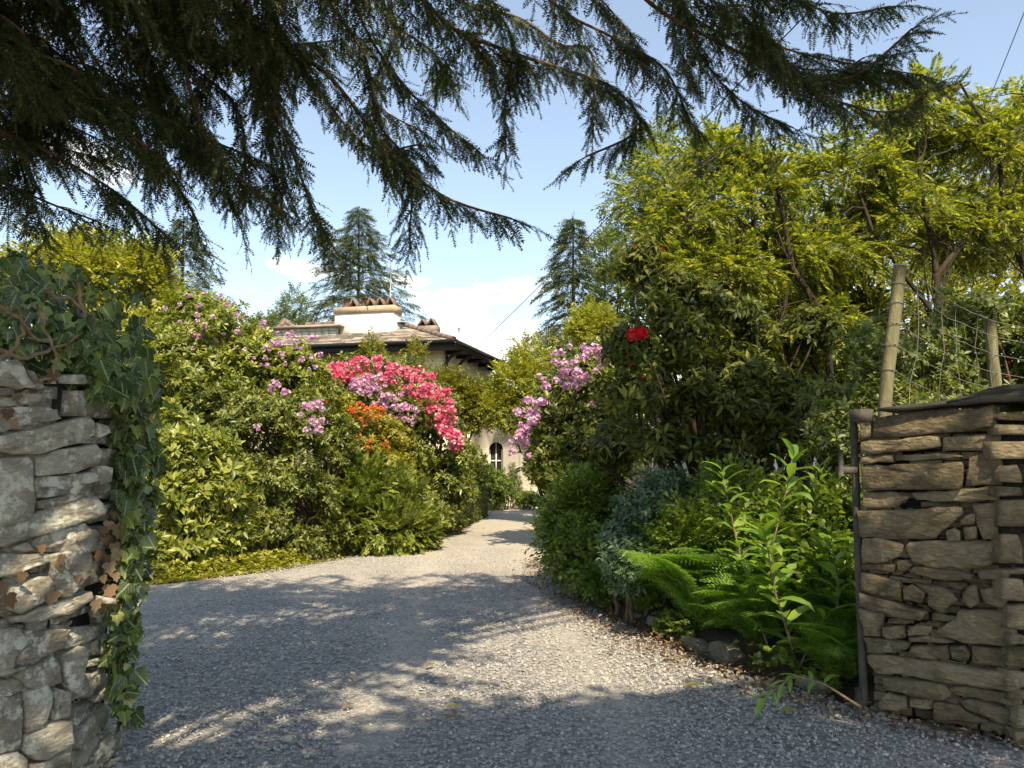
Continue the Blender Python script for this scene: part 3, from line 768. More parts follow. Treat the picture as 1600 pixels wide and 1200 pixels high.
# ---- left wall: front face and gateway reveal
LC = Vector((-2.07, 3.75)); TLf = Vector((0.49, 0.87)).normalized()
TLr = Vector((0.0, 1.0))
wallL = thing('stone_wall', 'pale lichen-crusted stone gate wall with ivy at left of the drive', 'wall', (LC.x, LC.y, 0))
Z1 = lambda pts: [(x / 2.7275, 360 + y / 2.7275) for x, y in pts]
Z2 = lambda pts: [(x / 2.7275, 760 + y / 2.7275) for x, y in pts]
Z = lambda k: (lambda pts: [(x / 5.4545, k + y / 5.4545) for x, y in pts])
za, zb, zc = Z(540), Z(760), Z(980)
polysL = [
 za([(-60,140),(150,108),(200,170),(290,370),(140,375),(-60,330)]), za([(210,200),(290,210),(410,370),(300,375)]),
 za([(-60,345),(130,350),(155,430),(-60,440)]), za([(160,400),(440,395),(330,490),(200,500)]),
 za([(-60,560),(120,520),(430,500),(545,620),(400,650),(150,700),(-60,760)]),
 za([(-60,780),(260,720),(520,660),(760,595),(815,640),(820,760),(730,820),(470,890),(320,930),(-60,910)]),
 za([(825,660),(930,680),(940,740),(830,790)]),
 za([(-60,965),(260,940),(322,985),(300,1200),(310,1320),(240,1480),(100,1530),(-60,1545)]),
 za([(360,950),(500,890),(850,835),(920,930),(820,1020),(640,1090),(500,1100),(320,1110)]),
 za([(320,1120),(520,1110),(840,1080),(850,1150),(700,1200),(310,1300)]),
 za([(850,1020),(970,1040),(970,1160),(870,1190),(840,1080)]),
 zb([(330,0),(780,10),(740,50),(500,90),(330,100)]), zb([(320,130),(480,100),(700,75),(500,190),(310,200)]),
 zb([(-60,330),(100,300),(300,225),(800,75),(890,190),(870,240),(600,335),(300,420),(-60,525)]),
 zb([(330,430),(560,345),(730,310),(805,390),(700,480),(470,525),(270,520)]),
 zb([(110,520),(250,470),(320,540),(180,570)]),
 zb([(-60,580),(390,575),(400,650),(200,720),(80,780),(-60,770)]),
 zb([(400,600),(700,510),(770,580),(775,690),(700,820),(560,950),(500,940),(410,740)]),
 zb([(220,790),(440,760),(500,900),(300,1020),(180,1090),(40,1040),(90,860)]),
 zb([(100,1120),(380,1020),(770,895),(790,960),(600,1090),(300,1160),(100,1150)]),
 zb([(870,930),(990,950),(990,1000),(870,1005)]),
 zc([(-60,0),(180,10),(250,130),(140,260),(100,410),(-60,430)]), zc([(200,20),(600,20),(560,180),(300,290),(130,330),(240,160)]),
 zc([(-60,450),(200,440),(215,520),(100,590),(-60,610)]), zc([(120,420),(480,260),(540,290),(540,470),(330,560),(230,510)]),
 zc([(550,240),(720,170),(745,220),(720,370),(680,580),(600,560),(550,380)]),
 zc([(-60,620),(195,560),(210,800),(190,950),(170,1050),(-60,1110)]), zc([(210,580),(400,480),(470,560),(390,870),(205,900)]),
 zc([(480,520),(600,560),(600,780),(460,800)]), zc([(200,930),(430,820),(600,790),(610,980),(380,1130),(290,1130),(190,1040)]),
 zc([(-60,1110),(150,1060),(235,1130),(240,1230),(-60,1260)]), zc([(250,1180),(420,1120),(610,1000),(610,1240),(250,1260)]),
]
polysLr = [
 zb([(850,1030),(960,1010),(955,1180),(880,1230)]), zc([(620,0),(930,-20),(900,60),(640,180),(560,180)]),
 zc([(880,60),(925,50),(920,230),(880,250)]), zc([(720,140),(860,90),(870,240),(745,260)]), zc([(740,290),(900,250),(905,290),(830,330),(740,340)]),
 zc([(720,400),(825,365),(835,540),(790,600),(660,610)]), zc([(835,360),(915,300),(920,430),(840,560)]), zc([(840,570),(990,430),(1000,560),(920,620),(800,640)]),
 zc([(630,690),(780,620),(780,700),(700,800),(620,890)]), zc([(620,920),(890,650),(930,700),(900,830),(640,1050)]), zc([(620,1100),(860,900),(840,1000),(730,1170),(620,1240)]),
 zc([(860,970),(1010,830),(1010,1020),(880,1190),(750,1240)]), zc([(890,1210),(1060,1030),(1060,1130),(980,1240)]),
]
r = random.Random(5)
for p in polysL:
    add_stone(wallL, M_stoneL, LC, TLf, [plane_hit(x, y, LC, TLf) for x, y in p], r, depth=0.14, proud=r.uniform(-0.01, 0.026))
for p in polysLr:
    add_stone(wallL, M_stoneL, LC, TLr, [plane_hit(x, y, LC, TLr) for x, y in p], r, depth=0.14, proud=r.uniform(-0.006, 0.016))
packing(wallL, M_stoneL, LC, TLf, -0.45, -0.03, 0.0, 1.98, r); packing(wallL, M_stoneL, LC, TLr, 0.02, 0.5, 0.0, 1.2, r)
coursed(wallL, M_stoneL, LC, TLf, -1.3, -0.42, 0.0, 1.95, r, 0.07, 0.2)
coursed(wallL, M_stoneL, LC + Vector((0.01, 0)), TLr, 0.02, 0.55, 0.95, 2.0, r)
LE = LC - TLf * 1.3; TLo = Vector((1.0, 0.25)).normalized()
packing(wallL, M_stoneL, LE, TLo, -2.2, 0.0, 0.0, 1.93, r); coursed(wallL, M_stoneL, LE, TLo, -2.2, 0.0, 0.0, 1.95, r, 0.05, 0.19)
core(wallL, [LE + Vector((-0.1, 0.1)), LC + Vector((-0.03, 0.03)), LC + Vector((-0.03, 0.56)), LE + Vector((-0.9, 1.2))], 1.95, 0.04)
core(wallL, [LE - TLo * 2.2 + Vector((0, 0.04)), LE + Vector((-0.1, 0.06)), LE + Vector((-0.3, 0.7)), LE - TLo * 2.2 + Vector((0, 0.7))], 1.95, 0.03)

# ================================================================== IVY on the left wall
M_ivy = leaf_mat('ivy_leaf', [(0.0, (0.022, 0.040, 0.012)), (0.4, (0.055, 0.092, 0.022)), (0.75, (0.11, 0.16, 0.036)), (0.92, (0.22, 0.27, 0.055)), (1.0, (0.30, 0.25, 0.09))], trans=0.25, rough=0.36, vein=(0.42, 0.46, 0.28), spec=.45)
M_dead = leaf_mat('dead_leaf', [(0.0, (0.085, 0.048, 0.026)), (0.6, (0.20, 0.125, 0.07)), (1.0, (0.34, 0.25, 0.15))], trans=0.15, rough=0.7, tboost=(1.2, 0.9, 0.6), spec=0.2)
ivy = thing('ivy', 'dark green ivy trailing over the top and end of the left stone wall', 'ivy', (-2.1, 4.1, 0))
IV = ivy_shape()
r = random.Random(11)
vp, vd = [], []
def ivy_at(px, py, Y, nrm, jit=0.07):
    p = at(px, py, Y); vp.append((p.x + r.gauss(0, jit * .6), p.y + r.gauss(0, jit), p.z + r.gauss(0, jit * .6))); vd.append(nrm)
crest = [(-30, 385), (30, 392), (80, 402), (130, 425), (175, 462), (215, 508), (240, 560), (250, 620), (248, 690), (243, 760), (232, 830), (222, 900), (208, 970), (200, 1040), (203, 1090), (200, 1130)]
inner = [(-30, 590), (30, 580), (80, 585), (110, 600), (130, 615), (160, 650), (178, 680), (185, 720), (185, 760), (186, 800), (186, 850), (184, 910), (180, 970), (182, 1030), (188, 1080), (194, 1120)]
for i in range(1200):
    t = r.random() ** 1.15 * (len(crest) - 1.001); k = int(t); f = t - k
    c = Vector(crest[k]).lerp(Vector(crest[k + 1]), f); q = Vector(inner[k]).lerp(Vector(inner[k + 1]), f)
    s = r.random() ** 0.8; m = c.lerp(q, s)
    if m.y < 1000 or r.random() < 0.75:
        bulge = 0.34 * math.sin(math.pi * min(1, max(0, s))) if m.y < 620 else 0.16 * math.sin(math.pi * min(1, s * 0.9 + 0.1))
        Y = 4.32 - bulge - 0.32 * s * (1 if m.y < 620 else 0.55)
        if m.y < 600 and m.x < 60: Y -= 0.15
        ivy_at(m.x, m.y, Y, (0.45 + 0.3 * (1 - s), -0.75, 0.35), 0.03)
for i in range(420):      # over the top and down the far side
    t = r.random(); x = r.uniform(-3.3, -2.05); ivy_at(800 + x / 4.4 * FPX * 1.0, 470 + r.uniform(-70, 60) + 40 * (x + 3.0), 4.4 + r.uniform(-0.1, 0.35), (0.2, -0.3, 1), 0.05)
vp, vd = np.array(vp), np.array(vd)
D = norm(np.array([0, 0, -1.0]) + 0.55 * rng.normal(size=vp.shape) + 0.15 * vd)
nr = norm(vd + 0.45 * rng.normal(size=vd.shape))
X = norm(np.cross(D, nr)); Zx = np.cross(X, D); R = np.stack([X, D, Zx], -1)
S = (0.035 + 0.065 * rng.random(len(vp)) ** 1.4) * np.where(rng.random(len(vp)) < 0.15, 1.2, 1)
meI = mkmesh('ivy_leaf', *IV); meI.materials.append(M_ivy)
vis = (vp[:, 1] > 0.5) & (np.abs(vp[:, 0] / vp[:, 1]) < 0.66)
order = np.argsort(np.linalg.norm(vp - np.array([0, 0, 1.6]), axis=1) + 50 * ~vis)[:300]
for i in order: part('ivy_leaf', meI, None, ivy, mat4(R[i], S[i], vp[i]))
rest = np.ones(len(vp), bool); rest[order] = False
g = Geo(); inst(g, IV, vp[rest], R[rest], S[rest]); part('ivy_foliage', g.mesh('ivy_foliage'), M_ivy, ivy, kind='stuff')
# woody vines
for k, path in enumerate([[(-10, 470), (30, 500), (60, 530), (95, 528)], [(-10, 570), (30, 540), (40, 500), (10, 470)], [(70, 455), (110, 470), (150, 500), (160, 560)], [(-10, 545), (40, 560), (100, 540), (130, 520)],
                          [(150, 560), (185, 640), (195, 760), (190, 880), (188, 1000), (192, 1120)], [(165, 620), (200, 700), (205, 820), (200, 960)], [(20, 620), (60, 600), (90, 590)], [(95, 1030), (103, 1060), (110, 1140)], [(60, 480), (70, 520), (90, 560), (80, 600)], [(120, 440), (135, 500), (180, 540), (200, 600)]]):
    pts = []
    for i in range(len(path) - 1):
        for s in range(4):
            a = Vector(path[i]).lerp(Vector(path[i + 1]), s / 4); pts.append(at(a.x + r.uniform(-4, 4), a.y + r.uniform(-4, 4), (3.46 + a.x * 0.0036) - (0.12 if a.y < 600 else 0.03)))
    n = len(pts); g = Geo(); g.add(*tube(pts, [0.011 * (1 - 0.6 * i / n) if k not in (7,) else 0.002 for i in range(n)], 6)); part('vine', g.mesh('vine', True), M_vine, ivy)
meD = mkmesh('dead_leaf', *IV); meD.materials.append(M_dead)
for (px, py) in [(65, 852), (98, 868), (126, 870), (92, 880), (118, 892), (175, 800), (170, 815), (182, 820), (165, 838), (178, 850), (186, 860), (158, 862), (170, 880), (160, 900), (172, 915), (150, 938), (84, 925), (36, 895), (12, 640), (20, 655), (85, 580), (190, 835), (5, 910), (12, 930), (168, 868), (180, 896), (176, 930), (162, 824)]:
    Y = 3.45 + px * 0.0031 + (0.04 if px > 150 else 0.0) - r.uniform(0.02, 0.06); p = at(px, py, Y)
    d = Vector((r.uniform(-.5, .5), r.uniform(-.3, .3), -1)).normalized(); n_ = Vector((0.7 + r.uniform(-.5, .5), -0.6, r.uniform(-.2, .6)))
    x = d.cross(n_).normalized(); z = x.cross(d); s = r.uniform(0.04, 0.075)
    part('dead_leaf', meD, None, ivy, Matrix(((x.x * s, d.x * s, z.x * s, p.x), (x.y * s, d.y * s, z.y * s, p.y), (x.z * s, d.z * s, z.z * s, p.z), (0, 0, 0, 1))))

# ================================================================== HOUSE
M_render = rough_mat('cream_render', [(0.3, (0.66, 0.56, 0.36)), (0.7, (0.80, 0.71, 0.50))], scale=3, bump=0.15, bscale=60)
M_white = rough_mat('white_render', [(0.3, (0.74, 0.70, 0.60)), (0.7, (0.82, 0.79, 0.70))], scale=3, bump=0.12, bscale=60)
M_rough = rough_mat('roughcast', [(0.3, (0.60, 0.51, 0.38)), (0.55, (0.78, 0.69, 0.54)), (0.7, (0.84, 0.77, 0.63))], scale=26, bump=0.9, bscale=38)
M_slate = rough_mat('roof_slate', [(0.25, (0.17, 0.115, 0.08)), (0.5, (0.31, 0.225, 0.165)), (0.75, (0.45, 0.36, 0.275))], scale=5, bump=0.4, bscale=30)
def slate_mat():
    m, nt, out = nmat('weathered_roof_slate'); L = nt.links
    g = N(nt, 'ShaderNodeNewGeometry'); tc = N(nt, 'ShaderNodeTexCoord'); n1 = N(nt, 'ShaderNodeTexNoise', Scale=1.6, Detail=6, Roughness=.65); L.new(tc.outputs['Object'], n1.inputs['Vector'])
    ad = N(nt, 'ShaderNodeMath', operation='MULTIPLY_ADD'); L.new(g.outputs['Random Per Island'], ad.inputs[0]); ad.inputs[1].default_value = .6; L.new(n1.outputs['Fac'], ad.inputs[2])
    r = ramp(nt, [(.35, (.085, .068, .055)), (.75, (.185, .15, .12)), (1.0, (.36, .30, .24))]); L.new(ad.outputs[0], r.inputs[0])
    p = N(nt, 'ShaderNodeBsdfPrincipled', Roughness=.75); L.new(r.outputs[0], p.inputs['Base Color']); L.new(p.outputs[0], out.inputs['Surface']); return m
M_slate = slate_mat()
M_slatewall = rough_mat('slate_hanging', [(0.3, (0.30, 0.30, 0.24)), (0.7, (0.46, 0.45, 0.37))], scale=4, bump=0.3, bscale=30)
M_ridge = rough_mat('ridge_tile', [(0.3, (0.15, 0.105, 0.08)), (0.7, (0.26, 0.19, 0.15))], scale=5, bump=0.3, bscale=30)
M_black = rough_mat('black_paint', [(0.3, (0.012, 0.012, 0.011)), (0.7, (0.03, 0.028, 0.026))], scale=6, bump=0.1, rough=0.5)
M_sand = rough_mat('sandstone', [(0.3, (0.36, 0.25, 0.16)), (0.7, (0.52, 0.40, 0.28))], scale=4, bump=0.4, bscale=40)
M_pot = rough_mat('clay_pot', [(0.3, (0.10, 0.05, 0.032)), (0.7, (0.20, 0.10, 0.065))], scale=6, bump=0.3, bscale=30)
M_redwood = rough_mat('red_frame', [(0.3, (0.17, 0.06, 0.045)), (0.7, (0.26, 0.10, 0.075))], scale=6, bump=0.1, rough=0.6)
M_glass, nt, out = nmat('window_glass'); pg = N(nt, 'ShaderNodeBsdfPrincipled', Roughness=0.06); pg.inputs['Base Color'].default_value = (0.02, 0.024, 0.028, 1); pg.inputs['Specular IOR Level'].default_value = 0.8; nt.links.new(pg.outputs[0], out.inputs['Surface'])

HC = Vector((-2.2, 30.0, 0)); E1 = Vector((-0.97, 0.243, 0)).normalized(); E2 = Vector((0.243, 0.97, 0)).normalized()
def H(a, b, z): return HC + E1 * a + E2 * b + Vector((0, 0, z))
house = thing('house', 'cream rendered house with brown slate hipped roof behind the pink shrubs', 'house', tuple(H(6, 4, 0)))
EAVE, RISE, LEN, DEP, OV = 5.90, 1.62, 16.0, 8.2, 0.75
def hexa_part(name, pts, mat, owner, label=None):
    g = Geo(); g.hexa(pts); return part(name, g.mesh(name), mat, owner, label=label)
hexa_part('wall', [H(0.75, 0.75, 0), H(LEN, 0.75, 0), H(LEN, DEP, 0), H(0.75, DEP, 0), H(0.75, 0.75, EAVE + .15), H(LEN, 0.75, EAVE + .15), H(LEN, DEP, EAVE + .15), H(0.75, DEP, EAVE + .15)][::1], M_render, house)
# roof: hip at the right end, ridge along E1
W2 = (DEP + OV) / 2
corner = [H(0, 0, EAVE), H(LEN + .6, 0, EAVE), H(LEN + .6, DEP + OV, EAVE), H(0, DEP + OV, EAVE)]
ridge = [H(W2, W2, EAVE + RISE), H(LEN + .6 - W2, W2, EAVE + RISE)]
g = Geo(); g.add([tuple(p - Vector((0, 0, .06))) for p in corner] + [tuple(p - Vector((0, 0, .06))) for p in ridge], [(0, 4, 5), (0, 5, 1), (1, 5, 2), (2, 5, 4), (2, 4, 3), (3, 4, 0), (0, 1, 2), (0, 2, 3)])
roof = part('roof', g.mesh('roof'), M_black, house)
def slates(A, B, C, D, row=0.27, wid=0.5, r=random.Random(4), clip=None):
    """slates on a slope A-B (eave) to D-C (top); lapped courses, each slate its own tilt"""
    g = Geo(); A, B, C, D = (Vector(p) for p in (A, B, C, D)); nrm = (B - A).cross(D - A).normalized()
    if nrm.z < 0: nrm = -nrm
    up = ((D + C) / 2 - (A + B) / 2); n = max(1, int(((D - A) - (D - A).project(B - A)).length / row))
    for i in range(n):
        t0, t1 = i / n, min(1, (i + 1.25) / n)
        l0, r0 = A.lerp(D, t0), B.lerp(C, t0); l1, r1 = A.lerp(D, t1), B.lerp(C, t1)
        m = max(1, int((r0 - l0).length / wid)); sh = r.uniform(-0.4, 0.4) / m
        for j in range(m):
            a, b = max(0, min(1, j / m + sh * (j > 0))), max(0, min(1, (j + 0.97) / m + sh * (j < m - 1)))
            lift = nrm * (0.03 + r.uniform(0, 0.018)); lo = up.normalized() * r.uniform(-0.02, 0.02)
            p = [l0.lerp(r0, a) + lift + lo, l0.lerp(r0, b) + lift + lo, l1.lerp(r1, b) + nrm * 0.008, l1.lerp(r1, a) + nrm * 0.008]
            q = [p[0] - nrm * 0.022, p[1] - nrm * 0.022]
            g.add([tuple(x) for x in p + q], [(0, 1, 2), (0, 2, 3), (4, 5, 1), (4, 1, 0)])
    return g
g = slates(corner[0], corner[1], ridge[1], ridge[0]); o = part('slates', g.mesh('slates'), M_slate, roof, kind='stuff')
g = slates(corner[3], corner[0], ridge[0], ridge[0] + Vector((.01, .01, 0))); part('slates', g.mesh('slates'), M_slate, roof, kind='stuff')
def ridge_line(a, b, owner, n=None):
    a, b = Vector(a), Vector(b); n = n or max(3, int((b - a).length / 0.45)); 
    g0 = None
    for i in range(n):
        p, q = a.lerp(b, i / n), a.lerp(b, (i + 0.97) / n)
        g = Geo(); g.add(*tube([p + Vector((0, 0, .05)), q + Vector((0, 0, .055))], 0.11, 6)); part('ridge_tile', g.mesh('ridge_tile'), M_ridge, owner)
ridge_line(corner[0] + Vector((0, 0, .02)), ridge[0], roof); ridge_line(ridge[0], ridge[0].lerp(ridge[1], 0.55), roof)
# gutter, fascia, rafter brackets
g = Geo(); g.hexa([H(0, -.02, EAVE - .34), H(LEN, -.02, EAVE - .34), H(LEN, .05, EAVE - .34), H(.05, .05, EAVE - .34), H(0, -.02, EAVE - .03), H(LEN, -.02, EAVE - .03), H(LEN, .05, EAVE - .03), H(.05, .05, EAVE - .03)]); part('fascia', g.mesh('fascia'), M_black, house)
g = Geo(); g.add(*tube([H(-.05, -.09, EAVE - .02), H(LEN, -.09, EAVE - .02)], 0.075, 8)); part('gutter', g.mesh('gutter', True), M_black, house)
g = Geo(); g.add(*tube([H(-.09, -.09, EAVE - .02), H(-.09, DEP + OV, EAVE - .06)], 0.085, 8)); part('gutter', g.mesh('gutter', True), M_black, house)
g = Geo(); g.hexa([H(-.04, -.02, EAVE - .24), H(.04, -.02, EAVE - .24), H(.04, DEP + OV, EAVE - .24), H(-.04, DEP + OV, EAVE - .24), H(-.04, -.02, EAVE - .04), H(.04, -.02, EAVE - .04), H(.04, DEP + OV, EAVE - .04), H(-.04, DEP + OV, EAVE - .04)]); part('fascia', g.mesh('fascia'), M_black, house)
for b in (1.2, 2.6, 4.2, 5.8, 7.4):
    g = Geo(); g.hexa([H(.05, b - .07, EAVE - .36), H(.74, b - .07, EAVE - .36), H(.74, b + .07, EAVE - .36), H(.05, b + .07, EAVE - .36), H(.05, b - .07, EAVE - .2), H(.74, b - .07, EAVE - .2), H(.74, b + .07, EAVE - .2), H(.05, b + .07, EAVE - .2)]); part('bracket', g.mesh('bracket'), M_black, house)
for a, b in ((.70, .70), (.70, 2.2)):
    g = Geo(); g.add(*tube([H(a, b, EAVE - 1.5), H(a - .05, b, EAVE - .9), H(a - .3, b, EAVE - .55), H(a - .62, b, EAVE - .3)], 0.07, 6)); part('bracket', g.mesh('bracket'), M_black, house)
g = Geo(); g.add(*tube([H(.66, 1.1, 0), H(.66, 1.1, EAVE - .4)], 0.05, 8)); part('downpipe', g.mesh('downpipe', True), M_black, house)
g = Geo(); g.add(*tube([H(-.1, 0.3, EAVE), H(-.1, .3, EAVE + .55)], 0.05, 8)); part('vent_pipe', g.mesh('vent_pipe', True), M_white, house)
# chimney: wide white stack, sandstone cap, two pots and slate tents
def stack(a0, a1, b0, b1, z0, z1, owner, pots=True):
    ch = part('chimney', (lambda g: (g.hexa([H(a0, b0, z0), H(a1, b0, z0), H(a1, b1, z0), H(a0, b1, z0), H(a0, b0, z1), H(a1, b0, z1), H(a1, b1, z1), H(a0, b1, z1)]), g.mesh('chimney'))[1])(Geo()), M_white, owner)
    e = 0.05 if pots else -.02
    g = Geo(); g.hexa([H(a0 - e, b0 - e, z1 - .0), H(a1 + e, b0 - e, z1), H(a1 + e, b1 + e, z1), H(a0 - e, b1 + e, z1), H(a0 - e, b0 - e, z1 + .28), H(a1 + e, b0 - e, z1 + .28), H(a1 + e, b1 + e, z1 + .28), H(a0 - e, b1 + e, z1 + .28)]); part('cap', g.mesh('cap'), M_sand if pots else M_slate, ch)
    zt = z1 + .28; bm = (b0 + b1) / 2; n = (a1 - a0)
    def tent(ac, w=.21, hgt=.36):
        g = Geo()
        for s in (-1, 1):
            V = [H(ac + s * w, bm - .25, zt), H(ac + s * w, bm + .25, zt), H(ac, bm + .25, zt + hgt), H(ac, bm - .25, zt + hgt)]
            V2 = [v + E1 * (s * .035) + Vector((0, 0, .02)) for v in V]
            g.hexa(V + V2)
        part('slate_cap', g.mesh('slate_cap'), M_ridge, ch)
        g = Geo(); g.add([tuple(H(ac - w, bm + .05, zt)), tuple(H(ac + w, bm + .05, zt)), tuple(H(ac, bm + .05, zt + hgt))], [(0, 1, 2)]); part('flue_shade_plate', g.mesh('flue_shade_plate'), M_black, ch)  # black plate stands in for the shade inside the slate tent
    def pot(ac):
        g = Geo(); p = H(ac, bm, zt); g.add(*tube([p, p + Vector((0, 0, .12)), p + Vector((0, 0, .36)), p + Vector((0, 0, .37)), p + Vector((0, 0, .43))], [.19, .17, .15, .18, .18], 10)); part('pot', g.mesh('pot', True), M_pot, ch)
    if pots:
        for ac in (a0 + .25, a0 + .72, a0 + 1.16, a0 + 1.95): tent(ac)
        for ac in (a0 + 1.5, a0 + 2.3): pot(ac)
    else:
        tent(a0 + .3, .2, .34); tent(a0 + .75, .2, .3)
    return ch
ca = at(615, 520, 33.0) - HC; cb = at(519, 520, 33.4) - HC
a0, a1 = ca.dot(E1), cb.dot(E1); b0 = 2.2
z1 = at(560, 487, 33).z
stack(a0, a1, b0, b0 + .8, EAVE + .2, z1, house)
cr = at(668, 508, 37) - HC; ar = cr.dot(E1)
stack(ar - .5, ar + .6, 6.2, 6.8, EAVE + .3, at(668, 506, 36.5).z - .3, house, False)
# raised flat-topped roof light right of the stack
da = (at(556, 510, 33.2) - HC).dot(E1); db = (at(628, 510, 33.2) - HC).dot(E1)
zt = at(600, 497, 33.2).z
rl = hexa_part('raised_roof', [H(db + .2, 2.7, EAVE + .4), H(da, 2.7, EAVE + .4), H(da, 4.3, EAVE + .4), H(db + .2, 4.3, EAVE + .4), H(db + .2, 2.7, zt - .2), H(da, 2.7, zt - .2), H(da, 4.3, zt + .06), H(db + .2, 4.3, zt + .06)], M_slatewall, house)
g = slates(H(db, 2.6, zt - .18), H(da + .15, 2.6, zt - .18), H(da + .1, 4.3, zt + .08), H(db + .4, 4.3, zt + .08)); part('slates', g.mesh('slates'), M_slate, rl, kind='stuff')
# slate-hung dormer with red window, left of the stack
d0 = (at(520, 515, 33) - HC).dot(E1); d1 = (at(462, 515, 33.5) - HC).dot(E1); zb_, zt_ = at(500, 532, 33).z, at(500, 509, 33).z
dm = hexa_part('dormer', [H(d0, 1.9, zb_ - .6), H(d1 + 1.2, 1.9, zb_ - .6), H(d1 + 1.2, 4.2, zb_ - .6), H(d0, 4.2, zb_ - .6), H(d0, 1.9, zt_), H(d1 + 1.2, 1.9, zt_), H(d1 + 1.2, 4.2, zt_), H(d0, 4.2, zt_)], M_slatewall, house)
n = 7
for i in range(n):
    z = zb_ - .35 + i * (zt_ - zb_ + .33) / n; h = (zt_ - zb_ + .33) / n * .97
    m = 9
    for j in range(m):
        x0, x1 = d0 + .02 + (d1 + 1.1 - d0) * j / m, d0 + .02 + (d1 + 1.1 - d0) * (j + .95) / m
        g = Geo(); g.hexa([H(x0, 1.86, z), H(x1, 1.86, z), H(x1, 1.9, z), H(x0, 1.9, z), H(x0, 1.885, z + h), H(x1, 1.885, z + h), H(x1, 1.9, z + h), H(x0, 1.9, z + h)]); part('hung_slate', g.mesh('hung_slate'), M_slatewall, dm)
g = Geo(); g.hexa([H(d0 - .25, 1.7, zt_), H(d1 + 1.3, 1.7, zt_), H(d1 + 1.3, 4.3, zt_ + .12), H(d0 - .25, 4.3, zt_ + .12), H(d0 - .25, 1.7, zt_ + .06), H(d1 + 1.3, 1.7, zt_ + .06), H(d1 + 1.0, 3.0, zt_ + .34), H(d0 + .2, 3.0, zt_ + .34)]); part('dormer_roof', g.mesh('dormer_roof'), M_slate, dm)
wf = hexa_part('window', [H(d0 - .05, 2.15, zb_ - .2), H(d0 + .02, 2.15, zb_ - .2), H(d0 + .02, 3.6, zb_ - .2), H(d0 - .05, 3.6, zb_ - .2), H(d0 - .05, 2.15, zt_ - .06), H(d0 + .02, 2.15, zt_ - .06), H(d0 + .02, 3.6, zt_ - .06), H(d0 - .05, 3.6, zt_ - .06)], M_redwood, dm)
for b in (2.25, 2.95):
    hexa_part('pane', [H(d0 - .06, b, zb_ - .1), H(d0 - .04, b, zb_ - .1), H(d0 - .04, b + .6, zb_ - .1), H(d0 - .06, b + .6, zb_ - .1), H(d0 - .06, b, zt_ - .14), H(d0 - .04, b, zt_ - .14), H(d0 - .04, b + .6, zt_ - .14), H(d0 - .06, b + .6, zt_ - .14)], M_glass, wf)
# second hipped roof at the left
ap = at(446, 503, 35); q = [at(400, 548, 33), at(500, 536, 33.2), at(520, 530, 38), at(380, 536, 38)]
zq = q[0].z
q = [Vector((p.x, p.y, zq)) for p in q]
g = Geo(); g.add([tuple(p) for p in q] + [tuple(ap)], [(0, 1, 4), (1, 2, 4), (2, 3, 4), (3, 0, 4), (0, 2, 1), (0, 3, 2)]); r2 = part('roof', g.mesh('roof'), M_black, house)
g = slates(q[0], q[1], ap, ap); part('slates', g.mesh('slates'), M_slate, r2, kind='stuff')
g = slates(q[3], q[0], ap, ap); part('slates', g.mesh('slates'), M_slate, r2, kind='stuff')
g = slates(q[1], q[2], ap, ap); part('slates', g.mesh('slates'), M_slate, r2, kind='stuff')
ridge_line(q[1], ap, r2); ridge_line(q[0], ap, r2)
hexa_part('wall', [(q[0].x + .5, q[0].y + .5, 0), (q[1].x - .3, q[1].y + .5, 0), (q[2].x - .5, q[2].y - .5, 0), (q[3].x + .5, q[3].y - .5, 0), (q[0].x + .5, q[0].y + .5, zq), (q[1].x - .3, q[1].y + .5, zq), (q[2].x - .5, q[2].y - .5, zq), (q[3].x + .5, q[3].y - .5, zq)], M_render, house)
g = Geo(); ae = at(610, 470, 34.5); g.add(*tube([ae + Vector((0, 0, -1.2)), ae + Vector((0, 0, 1.6))], 0.022, 6)); part('aerial', g.mesh('aerial'), M_white, house)

# ---- roughcast wing with the arched window
WY = 25.0; wx0, wx1 = at(735, 700, WY).x, at(960, 700, WY).x; wz = 3.6
wing = thing('garden_wing', 'pale roughcast wall with a round-headed window at the end of the drive', 'wall', ((wx0 + wx1) / 2, WY, 0))
ax0, ax1 = at(764, 700, WY).x, at(786, 700, WY).x; az1 = at(775, 691, WY).z; az0 = 0.75; rad = (ax1 - ax0) / 2; spring = az1 - rad; cx = (ax0 + ax1) / 2
g = Geo(); V, F = [], []
arch = [(ax0, az0)] + [(cx - rad * math.cos(t), spring + rad * math.sin(t)) for t in np.linspace(0, math.pi, 13)] + [(ax1, az0)]
n = len(arch)
out_ = []
for (x, z) in arch:
    if z <= az0 + 1e-6: out_.append((wx0 if x < cx else wx1, 0.0))
    else:
        t = math.atan2(z - spring, x - cx); 
        out_.append((wx0 if x < cx - rad * .7 else (wx1 if x > cx + rad * .7 else x), wz if z > spring + rad * .35 else spring))
for (x, z) in arch: V.append((x, WY, z))
for (x, z) in out_: V.append((x, WY, z))
for i in range(n - 1): F += [(i, n + i, n + i + 1), (i, n + i + 1, i + 1)]
b0_ = len(V); V += [(wx0, WY, 0), (wx1, WY, 0), (ax0, WY, az0), (ax1, WY, az0)]; F += [(b0_, b0_ + 1, b0_ + 3), (b0_, b0_ + 3, b0_ + 2)]
m = len(V)
for (x, z) in arch: V.append((x, WY + .28, z))
for i in range(n - 1): F += [(i, i + 1, m + i + 1), (i, m + i + 1, m + i)]
g.add(V, F)
g.add([(wx0, WY, 0), (wx0, WY + 4, 0), (wx0, WY + 4, wz), (wx0, WY, wz), (wx1, WY, 0), (wx1, WY + 4, 0), (wx1, WY + 4, wz), (wx1, WY, wz)], [(0, 1, 2), (0, 2, 3), (4, 6, 5), (4, 7, 6), (3, 2, 6), (3, 6, 7)])
part('wall', g.mesh('wall'), M_rough, wing)
